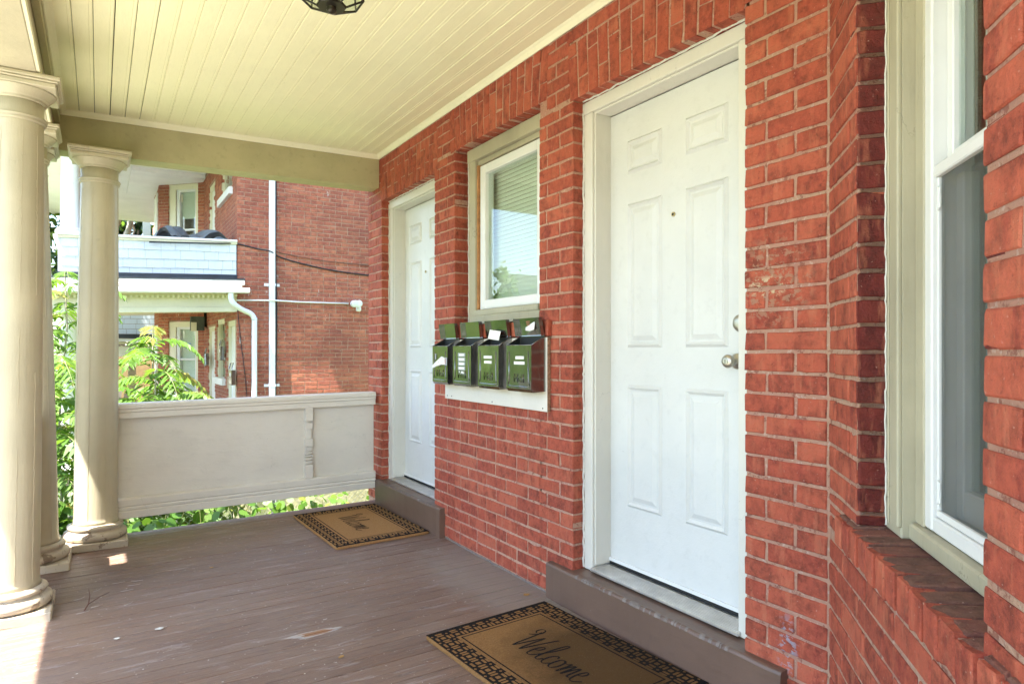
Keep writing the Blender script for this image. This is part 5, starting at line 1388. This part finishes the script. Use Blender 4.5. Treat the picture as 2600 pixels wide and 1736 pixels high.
# things on the neighbour's porch and balcony
def tarp_heap():
    rg = random.Random(17); m = MB(); nx, ny = 46, 26
    from mathutils import noise as mn
    for j in range(ny + 1):
        for i in range(nx + 1):
            u, v = i / nx, j / ny
            x = -1.30 + 1.28 * u; y = NY + 0.14 + 0.85 * v
            h = 0.03
            for pu, pv, ht, wu, wv, sk in ((0.40, 0.45, 0.43, 0.36, 0.75, 0.35), (0.74, 0.45, 0.36, 0.24, 0.8, -0.4), (0.57, 0.30, 0.30, 0.20, 0.7, 0.5), (0.16, 0.4, 0.16, 0.2, 0.7, 0.6)):
                du = (u - pu - sk * (v - pv) * 0.5) / wu; dv = (v - pv) / wv
                if abs(du) < 1 and abs(dv) < 1: h = max(h, ht * math.cos(du * math.pi / 2) ** 0.8 * math.cos(dv * math.pi / 2) ** 0.5)
            cr = abs(mn.noise(Vector((u * 4.5 + v * 2.0, v * 2.2 - u * 1.5, 7.7)))); h *= 1.0 - 0.45 * max(0.0, 0.28 - cr) / 0.28
            f = mn.noise(Vector((u * 5.0, v * 3.0, 1.3))); f2 = abs(mn.noise(Vector((u * 9 + v * 4, v * 5 - u * 3, 4.2))))
            m.v.append((x + 0.03 * f, y + 0.04 * f2, 2.79 + NS * x + max(-0.05, h * (0.95 + 0.12 * f) + 0.035 * (0.3 - f2))))
    for _ in range(3):
        zz = [v[2] for v in m.v]
        for j in range(1, ny):
            for i in range(1, nx):
                k = j * (nx + 1) + i
                m.v[k] = (m.v[k][0], m.v[k][1], 0.4 * zz[k] + 0.15 * (zz[k - 1] + zz[k + 1] + zz[k - nx - 1] + zz[k + nx + 1]))
    for j in range(ny):
        for i in range(nx): m.f.append((j * (nx + 1) + i, j * (nx + 1) + i + 1, (j + 1) * (nx + 1) + i + 1, (j + 1) * (nx + 1) + i))
    m2 = thing('tarpaulin', (-0.7, NY + 0.5, 2.8), 'faded blue grey tarpaulin heaped up behind the shingled balcony parapet', 'tarpaulin')
    obj('sheet', m, 'tarp', m2, smooth=True)
    m = MB(); pts = [(-0.20 + 0.09 * math.cos(t), NY + 0.15, 2.90 + 0.075 * math.sin(t)) for t in [i * 0.5 for i in range(11)]]
    m.tube(pts, 0.012, 6); m.tube([(p[0], p[1] + 0.25, p[2]) for p in pts], 0.012, 6); obj('rolled_edge', m, 'tarp', m2, smooth=True)
tarp_heap()
def small_mailbox(x, y, z, rz, tilt, w, label):
    t = thing('mailbox', (0, 0, 0), label, 'mailbox', 'mailboxes on the neighbouring porch')
    m = MB(); m.box(-0.06, 0.0, -w / 2, w / 2, 0, 0.24); obj('box_body', m, 'enamel_black', t, bevel=0.004)
    m = MB()
    m.tube([(-0.055, -w / 2, 0.25), (-0.03, -w / 2, 0.35), (-0.03, w / 2, 0.35), (-0.055, w / 2, 0.25)], 0.009, 5); obj('lid', m, 'enamel_black', t)
    m = MB(); m.box(-0.0625, -0.0605, -0.04, 0.03, 0.14, 0.19); obj('name_label', m, 'paper', t)
    t.location = (x, y, z); t.rotation_euler = (tilt, 0, rz)
small_mailbox(NX - 0.03, 14.55, 0.86, 0, R(-12), 0.22, 'crooked black mailbox hanging by the far door of the neighbouring house')
small_mailbox(NX - 0.03, 12.64, 1.0, 0, 0, 0.16, 'narrow dark mailbox stuffed with mail between the neighbouring doors')
small_mailbox(NX - 0.04, 11.50, 0.62, 0, 0, 0.26, 'large black mailbox beside the neighbouring house corner')
pb = thing('wall_lantern', (NX - 0.1, 14.95, 1.57), 'dark box-shaped lantern above the neighbouring mailbox', 'lantern')
m = MB(); m.box(NX - 0.30, NX - 0.05, 14.92, 15.12, 1.58, 1.86); obj('housing', m, 'siding_green', pb); m = MB(); m.box(NX - 0.302, NX - 0.20, 14.90, 14.9195, 1.56, 1.74); obj('cover', m, 'paint_cream_far', pb)
m = MB(); m.box(NX - 0.05, NX + 0.0, 15.0, 15.04, 1.65, 2.0); obj('bracket', m, 'dark_metal', pb)
wp = thing('white_panel', (-0.50, 14.4, NZ), 'pale blue-white panel leaning on the neighbouring porch', 'panel')
m = MB(); m.hexa([(-1.00, 13.9, 0.12), (-0.45, 13.9, 0.12), (-0.45, 13.93, 0.12), (-1.00, 13.93, 0.12), (-0.93, 14.0, 0.46), (-0.38, 14.0, 0.46), (-0.38, 14.03, 0.46), (-0.93, 14.03, 0.46)]); obj('sheet', m, 'paint_white_far', wp)
m = MB(); m.box(-0.95, -0.9, 13.95, 14.3, NZ, 0.13); m.box(-0.5, -0.45, 13.95, 14.3, NZ, 0.13); obj('trestle', m, 'grey_wood', wp)
sf = thing('wall_shelf', (-0.95, 15.9, 0.2), 'small pale wooden shelf below the neighbouring bay window', 'shelf')
nb_f = lambda s, o, z: tuple(nb(s, o, z))
m = MB(); m.obox(nb(0.45, 0.02, 0.30), NBA * sgn, c45n, UP, 0.55, 0.22, 0.035); obj('shelf_board', m, 'grey_wood', sf)
for s_ in (0.52, 0.90):
    m = MB(); m.tube([nb_f(s_, 0.02, 0.08), nb_f(s_, 0.2, 0.30)], 0.018, 4); obj('bracket', m, 'grey_wood', sf)
rb = thing('red_crate', (-1.35, 13.4, NZ), 'small red plastic crate on the neighbouring porch', 'crate')
m = MB(); m.box(-1.42, -1.16, 13.4, 13.7, NZ + 0.44, NZ + 0.70); obj('crate_body', m, 'red_plastic', rb, bevel=0.02)
m = MB(); m.box(-1.45, -1.12, 13.36, 13.75, NZ, NZ + 0.439); obj('stand', m, 'grey_wood', rb)
rg = random.Random(23)
for i, lb in enumerate(('leftmost', 'second', 'third', 'rightmost')):
    x = -1.92 + i * 0.12
    pk = thing('timber_board', (x, 14.8, NZ), lb + ' of the four pale boards leaning together on the neighbouring porch', 'board', 'boards leaning on the neighbouring porch')
    m = MB(); h = 1.02 + rg.uniform(-0.04, 0.08)
    m.hexa([(x, 14.6, NZ), (x + 0.09, 14.6, NZ), (x + 0.09, 14.63, NZ), (x, 14.63, NZ), (x + 0.14, 15.0, NZ + h), (x + 0.23, 15.0, NZ + h), (x + 0.23, 15.03, NZ + h), (x + 0.14, 15.03, NZ + h)])
    obj('plank', m, 'grey_wood' if i % 2 else 'siding_beige', pk)

# ================================================================== THIRD HOUSE further down
h3 = thing('brick_house', (1.0, 24.0, GZ - 1), 'farther twin house glimpsed under the neighbouring porch roof', 'house')
def h_box(name, *a, mat='paint_cream_far', sl=0.0): return box_part(name, *a, mat, h3, bevel=0, sl=sl)
h_box('wall', 0.1, 8, 22.6, 32, -2.6, 6.4, mat='mortar')
h_box('porch_post', -2.3, -2.05, 22.7, 22.95, -2.0, 1.0, mat='siding_yellow'); h_box('porch_post', -1.1, -0.9, 22.7, 22.9, -2.0, 1.0, mat='siding_yellow')
h_box('porch_wall', -2.2, 0.1, 25.6, 25.7, -2.0, 1.0, mat='siding_yellow')
h_box('frieze', -2.4, 0.09, 22.55, 22.8, 1.0, 1.32); h_box('frieze', -2.4, 0.09, 22.5, 22.54, 1.36, 1.42)
for i in range(24): h_box('dentil', -2.35 + i * 0.1, -2.30 + i * 0.1, 22.51, 22.549, 1.29, 1.36, mat='grey_wood')
h_box('eave', -2.6, 0.2, 22.3, 22.499, 1.43, 1.52, mat='paint_white_far'); h_box('roof_edge', -2.65, 0.25, 22.25, 22.49, 1.521, 1.64, mat='tar')
h_box('parapet', -2.35, 0.09, 22.55, 22.7, 1.64, 2.25, mat='grey_wood')
for r in range(4):
    x = -2.35; rg2 = random.Random(80 + r)
    while x < 0.05:
        wd = rg2.uniform(0.2, 0.36); h_box('shingle', x + 0.004, min(0.09, x + wd) - 0.004, 22.53, 22.549, 1.65 + r * 0.15 + 0.006, 1.65 + (r + 1) * 0.15 - 0.006, mat='paint_shingle_shaded'); x += wd
h_box('upper_porch_roof', -1.2, 0.09, 22.2, 26, 5.6, 6.1, mat='paint_white_far')
h_box('upper_post', -0.72, -0.52, 22.7, 22.9, 2.25, 5.599, mat='paint_white_far')

# ================================================================== PLANTS
def leaf_quad(m, p, d, n, l, w, a, curl=0.15):
    """pointed leaf: six-sided blade from p along d, lying against normal n"""
    d = d.normalized(); s = d.cross(n)
    if s.length < 1e-4: s = d.cross(Vector((0.3, 0.5, 0.8)))
    s.normalize(); n = s.cross(d)
    q = [p, p + d * l * 0.35 + s * w - n * l * 0.02, p + d * l * 0.75 + s * w * 0.62 - n * l * curl * 0.5, p + d * l - n * l * curl, p + d * l * 0.75 - s * w * 0.62 - n * l * curl * 0.5, p + d * l * 0.35 - s * w - n * l * 0.02]
    m.face(q, a)
def rv(rg):
    while True:
        v = Vector((rg.uniform(-1, 1), rg.uniform(-1, 1), rg.uniform(-1, 1)))
        if 0.05 < v.length < 1: return v.normalized()
def sapling(base, height, n_leaf, spread, lean, seed, label, ll=0.62):
    """tree-of-heaven sucker: bare stem carrying long feathered leaves"""
    rg = random.Random(seed); base = Vector(base); n_leaf = int(n_leaf * 1.45)
    t = thing('sapling', base, label, 'sapling', 'feathery saplings between the houses')
    top = base + Vector((lean[0], lean[1], height))
    m = MB(); stem = [base + (top - base) * (i / 6) + Vector((rg.uniform(-0.03, 0.03), rg.uniform(-0.03, 0.03), 0)) * (i % 6 > 0) for i in range(7)]
    m.tube(stem, 0.018, 6, 0.007); obj('stem', m, 'bark_pale', t)
    m = MB(); ms = MB()
    for i in range(n_leaf):
        q = 0.22 + 0.78 * (i + rg.random() * 0.6) / n_leaf
        p0 = base + (top - base) * q
        az = i * 2.4 + rg.uniform(-0.4, 0.4); el = rg.uniform(0.15, 0.7) + 0.35 * q
        L_ = ll * rg.uniform(0.75, 1.2) * (0.7 + 0.5 * math.sin(math.pi * q)) * spread
        dirh = Vector((math.cos(az), math.sin(az), 0))
        pts = []
        for k in range(14):
            u = k / 13; pts.append(p0 + dirh * (L_ * u) + UP * (L_ * (math.tan(el) * u * 0.8 - 1.0 * u * u)))
        ms.tube(pts, 0.0035, 4, 0.0015)
        side = dirh.cross(UP)
        tone = rg.random() * 0.85 if rg.random() > 0.06 else 1.0
        for k in range(1, 14):
            p = pts[k]; tn = (pts[k] - pts[k - 1]).normalized()
            lw = 0.135 * (0.65 + 0.5 * math.sin(math.pi * (k / 14) ** 0.8)) * spread
            for s_ in (-1, 1):
                dd = side * s_ + tn * 0.45 - UP * rg.uniform(0.15, 0.6)
                leaf_quad(m, p, dd, UP + rv(rg) * 0.35, lw * rg.uniform(0.85, 1.15), lw * 0.17, min(1, max(0, tone + rg.uniform(-0.12, 0.12))), 0.22)
        leaf_quad(m, pts[-1], tn - UP * 0.3, UP, 0.10 * spread, 0.02, tone)
    obj('crown', m, 'leaf_sapling', t); obj('leaf_stalks', ms, 'leaf_stalk', t, kind='stuff')
    return t
plain('leaf_stalk', (0.16, 0.17, 0.05), rough=0.6)
for args in (
    ((-1.50, 8.0, GZ), 2.95, 26, 1.0, (0.15, 0.1), 1, 'tall feathery sapling right of the railing column, before the neighbouring porch'),
    ((-1.05, 7.6, GZ), 2.15, 22, 1.05, (0.25, -0.2), 2, 'feathery sapling rising just above the railing beside its column'),
    ((-2.20, 8.6, GZ), 3.55, 26, 1.0, (0.05, 0.0), 3, 'tallest feathery sapling, seen between the porch columns'),
    ((-2.30, 7.2, GZ), 2.7, 26, 1.0, (0.10, 0.1), 4, 'leafy sapling filling the gap between the porch columns'),
    ((-1.80, 7.0, GZ), 2.0, 20, 0.9, (0.3, 0.1), 5, 'short feathery sapling close behind the railing column'),
    ((-1.35, 9.0, GZ), 2.3, 22, 1.1, (0.2, 0.1), 6, 'feathery sapling standing before the neighbouring bay window'),
    ((-0.75, 8.6, GZ), 1.75, 16, 0.9, (0.3, 0.0), 7, 'lowest feathery sapling, its tip just showing over the top rail'),
    ((-1.30, 7.4, GZ), 2.6, 24, 1.0, (-0.05, 0.2), 9, 'sapling with its leaves pressed close to the railing column'),
    ((-2.65, 8.0, GZ), 3.0, 24, 1.1, (0.0, 0.2), 8, 'bushy sapling left of the middle porch column')):
    sapling(*args)
def shrub(c, r, n, ls, mat, label, seed, cat='shrub', name='shrub', stems=7):
    rg = random.Random(seed); c = Vector(c); r = Vector(r)
    t = thing(name, (c.x, c.y, GZ), label, cat)
    m = MB(); clumps = [Vector((rv(rg).x * r.x, rv(rg).y * r.y, rg.uniform(-1, 1) * r.z)) * rg.uniform(0.3, 0.95) + c for _ in range(26)]
    for i in range(n):
        k = rg.choice(clumps); p = k + rv(rg) * rg.uniform(0.02, 0.24)
        leaf_quad(m, p, rv(rg) + Vector((0, 0, -0.3)), UP + rv(rg) * 0.7, ls * rg.uniform(0.6, 1.3), ls * 0.3, rg.random())
    obj('foliage', m, mat, t)
    m = MB()
    for i in range(stems):
        k = clumps[i]; m.tube([(c.x + rg.uniform(-0.1, 0.1), c.y + rg.uniform(-0.1, 0.1), GZ), (c + (k - c) * 0.4), k], 0.014, 5, 0.004)
    obj('stems', m, 'bark', t)
shrub((-2.30, 6.5, -0.35), (0.55, 0.45, 1.1), 2600, 0.10, 'leaf_shrub', 'dense dark green shrub between the porch columns', 71)
shrub((-3.2, 7.6, -0.2), (0.7, 0.8, 1.2), 2600, 0.11, 'leaf_shrub', 'broad green shrub beyond the nearest porch column', 72)
shrub((-2.6, 9.6, 0.2), (0.7, 0.6, 1.5), 2200, 0.11, 'leaf_tree', 'tall leafy shrub by the neighbouring porch steps', 73)
# chain link fence in the side yard
fy = 6.95
fe = thing('chain_link_fence', (-0.6, fy, GZ), 'grey chain link fence crossing the yard below the railing', 'fence')
m = MB(); z0, z1 = GZ + 0.05, -0.28; hgt = z1 - z0
x = -3.0 - hgt
while x < 1.2:
    m.tube([(x, fy - 0.002, z0), (x + hgt, fy - 0.002, z1)], 0.0017, 3); m.tube([(x + hgt, fy + 0.002, z0), (x, fy + 0.002, z1)], 0.0017, 3)
    x += 0.068
obj('wire_mesh', m, 'galvanised', fe, kind='stuff')
m = MB(); m.tube([(-3.2, fy, z1 + 0.01), (1.5, fy, z1 + 0.01)], 0.02, 8); obj('top_rail', m, 'galvanised', fe, smooth=True)
for x in (-2.4, -0.35, 1.45):
    m = MB(); m.tube([(x, fy + 0.03, GZ), (x, fy + 0.03, z1 + 0.06)], 0.025, 8); obj('post', m, 'galvanised', fe, smooth=True)
# climbing vines on and before the fence
def vine(x0, x1, y0, n, zlo, zhi, ls, label, seed, mat='leaf_vine'):
    rg = random.Random(seed)
    t = thing('vine', ((x0 + x1) / 2, y0, GZ), label, 'vine', 'vines along the fence')
    ms = MB(); m = MB()
    for i in range(n):
        x = rg.uniform(x0, x1); y = y0 + rg.uniform(-0.12, 0.18); zt = rg.uniform(zlo, zhi); xs = x + rg.uniform(-0.3, 0.3)
        pts = [Vector((x + (xs - x) * q + 0.04 * math.sin(q * 9 + i), y + 0.05 * math.sin(q * 7 + i), GZ + (zt - GZ) * q)) for q in [k / 9 for k in range(10)]]
        ms.tube(pts, 0.005, 4, 0.002)
        for k in range(1, 10):
            for _ in range(3):
                p = pts[k] + rv(rg) * 0.07; d = rv(rg) + Vector((0, -0.2, -0.4))
                l = ls * rg.uniform(0.65, 1.25)
                nrm = Vector((rg.uniform(-0.5, 0.5), -0.6, 0.8)); d.normalize(); s_ = d.cross(nrm).normalized(); a = rg.random()
                m.face([p, p + d * l * 0.22 + s_ * l * 0.40, p + d * l * 0.60 + s_ * l * 0.46, p + d * l * 0.88 + s_ * l * 0.24, p + d * l, p + d * l * 0.88 - s_ * l * 0.24, p + d * l * 0.60 - s_ * l * 0.46, p + d * l * 0.22 - s_ * l * 0.40], a)
    obj('leaves', m, mat, t); obj('stems', ms, 'leaf_stalk', t)
vine(-1.75, -1.1, 5.75, 26, -0.30, 0.02, 0.085, 'dark round-leaved vine at the left end of the gap under the railing', 81)
vine(-1.15, -0.55, 6.1, 10, -0.50, -0.12, 0.08, 'sparse round-leaved vine near the middle of the gap under the railing', 82)
vine(-0.75, 0.25, 6.5, 22, -0.55, -0.16, 0.075, 'bright leafy vine at the right half of the gap under the railing', 83, 'leaf_sapling')
vine(0.0, 0.9, 6.75, 14, -0.65, -0.25, 0.07, 'light green vine by the house corner below the railing', 84, 'leaf_sapling')
m = MB(); m.lathe([(0.05, 0.0), (0.16, 0.03), (0.19, 0.09), (0.16, 0.15), (0.06, 0.19)], 12, (0.35, 7.9)); m.v = [(x * 1.0, y, z - 1.3) for x, y, z in m.v]
obj('boulder', m, 'stone', None, 'pale round stone behind the chain link fence', 'stone', smooth=True)
m = MB(); m.box(-3.0, 1.6, 7.9, 8.3, GZ, -1.32); obj('border_wall', m, 'foundation', None, 'low tan retaining wall behind the chain link fence', 'wall', bevel=0.02)

# ------------------------------------------------------------------ trees
def tree(base, h, crown_c, crown_r, n, ls, mat, bark, label, seed, limbs=7, r0=0.16, cat='tree', group=None, trunk_top=None, path=None):
    rg = random.Random(seed); base = Vector(base); cc = Vector(crown_c); cr = Vector(crown_r)
    t = thing('tree', base, label, cat, group)
    m = MB(); tt = Vector(trunk_top) if trunk_top else cc
    tr = [base + (tt - base) * (i / 6) + Vector((rg.uniform(-0.1, 0.1), rg.uniform(-0.1, 0.1), 0)) * (0 < i < 6) for i in range(7)]
    if path: tr = [Vector(p) for p in smooth_path(path, 3)]
    m.tube(tr, r0, 9, r0 * 0.45); obj('trunk', m, bark, t, smooth=True)
    lm = MB(); clumps = []
    for i in range(limbs):
        s_ = tr[rg.randrange(len(tr) // 3, len(tr) - 1)]
        d = rv(rg); e_ = cc + Vector((d.x * cr.x, d.y * cr.y, d.z * cr.z)) * 0.8
        pts = [s_ + (e_ - s_) * (k / 6) + rv(rg) * 0.18 * (0 < k < 6) for k in range(7)]
        lm.tube(pts, r0 * 0.42, 6, 0.012)
        clumps += pts[3:]
        for k in (3, 4, 5):
            e2 = pts[k] + rv(rg) * 0.9; lm.tube([pts[k], (pts[k] + e2) / 2 + rv(rg) * 0.1, e2], 0.025, 4, 0.006); clumps.append(e2)
    obj('limbs', lm, bark, t)
    while len(clumps) < limbs * 12:
        d = rv(rg) * rg.random() ** 0.4; clumps.append(cc + Vector((d.x * cr.x, d.y * cr.y, d.z * cr.z)))
    m = MB()
    for i in range(n):
        k = rg.choice(clumps); p = k + rv(rg) * abs(rg.gauss(0, 0.34))
        leaf_quad(m, p, rv(rg) + Vector((0, 0, -0.4)), UP + rv(rg) * 0.8, ls * rg.uniform(0.6, 1.3), ls * 0.32, rg.random())
    obj('crown', m, mat, t)
tree((-4.6, 21.5, GZ), 9, (-4.3, 21.5, 6.0), (2.1, 2.1, 3.2), 9000, 0.22, 'leaf_tree', 'bark', 'leafy green tree beyond the neighbouring porch, left of the far columns', 91, limbs=9, trunk_top=(-4.2, 21.5, 6.5))
tree((-2.2, 26.0, GZ - 1), 11, (-1.25, 26.0, 6.9), (0.9, 1.2, 0.7), 1500, 0.2, 'leaf_tree', 'bark_pale', 'tree with a slanting pale trunk behind the neighbouring balcony', 92, limbs=6, r0=0.11, path=[(-2.2, 26, GZ - 1), (-1.75, 26, 3.0), (-1.42, 26, 5.0), (-1.24, 26, 5.6), (-1.0, 26, 6.3), (-0.8, 26, 7.4)])
tree((-1.5, 27.0, GZ - 1), 11, (-0.6, 27.0, 7.6), (1.0, 1.2, 0.8), 1000, 0.2, 'leaf_tree', 'bark_pale', 'second pale trunk forking right of the first behind the neighbouring balcony', 93, limbs=7, r0=0.13, path=[(-1.5, 27, GZ - 1), (-1.2, 27, 3.0), (-1.05, 27, 4.8), (-0.9, 27, 5.6), (-0.72, 27, 6.4), (-0.5, 27, 7.8)])
tree((-1.0, 36.0, GZ - 1), 12, (-1.0, 36.0, 6.5), (4.2, 2.0, 5.0), 9000, 0.35, 'leaf_conifer', 'bark', 'dark evergreen filling the view behind the pale trunks', 94, limbs=14, r0=0.25)
for i, (x, y, s_, lb) in enumerate(((-17.0, 33.0, 1.25, 'leafy street tree far up the road, mirrored in the window by the mailboxes'),
                                   (-16.0, 22.0, 1.0, 'street tree up the road opposite the neighbouring house, mirrored in the mailboxes'),
                                   (-17.5, 8.0, 0.9, 'street tree standing across the road opposite the porch'),
                                   (-15.0, 41.0, 1.4, 'farthest street tree up the road, mirrored low in the window'))):
    tree((x, y, GZ), 7, (x, y, 2.4 * s_), (2.4 * s_, 2.8 * s_, 2.5 * s_), 3200, 0.34, 'leaf_sapling', 'bark', lb, 100 + i, limbs=8, group='street trees across the road')
for i, (y, lb) in enumerate(((11.0, 'sunlit green hedge along the pavement before the gap between the houses'), (15.2, 'sunlit green hedge along the pavement before the neighbouring house'), (19.4, 'sunlit green hedge along the pavement farthest up the road'))):
    rg = random.Random(140 + i)
    hg = thing('hedge', (-6.0, y, GZ), lb, 'hedge', 'hedges along the front pavement')
    m = MB()
    for k in range(5200):
        p = Vector((-6.1 + rg.uniform(-0.45, 0.45), y + rg.uniform(-2.05, 2.05), GZ + 0.05 + 3.1 * rg.random() ** 1.2))
        leaf_quad(m, p, rv(rg), rv(rg), 0.17 * rg.uniform(0.6, 1.3), 0.055, rg.random())
    obj('foliage', m, 'leaf_sapling', hg)
    m = MB()
    for k in range(9):
        yy_ = y - 1.8 + k * 0.45; m.tube([(-6.1, yy_, GZ), (-6.05, yy_ + 0.1, GZ + 1.2), (-6.1, yy_ - 0.1, GZ + 2.4)], 0.03, 5, 0.01)
    obj('stems', m, 'bark', hg)
oh = thing('gabled_house', (-25.0, 37.0, GZ), 'beige gabled house across the road, mirrored in the window', 'house')
box_part('wall', -29, -21.0, 34.0, 41.0, GZ, 2.6, 'siding_beige', oh, bevel=0)
m = MB(); m.extrude([(33.5, 2.6), (41.5, 2.6), (37.5, 6.2)], (-29.4, 0, 0), (0, 1, 0), (0, 0, 1), (1, 0, 0), 8.8); obj('roof', m, 'roof_dark', oh)
m = MB(); m.box(-20.998, -20.9, 36.7, 38.3, -0.2, 1.6); f_ = obj('window', m, 'paint_white_far', oh)
m = MB(); m.box(-20.898, -20.88, 36.9, 38.1, 0.0, 1.4); obj('glass_pane', m, 'tar', f_)
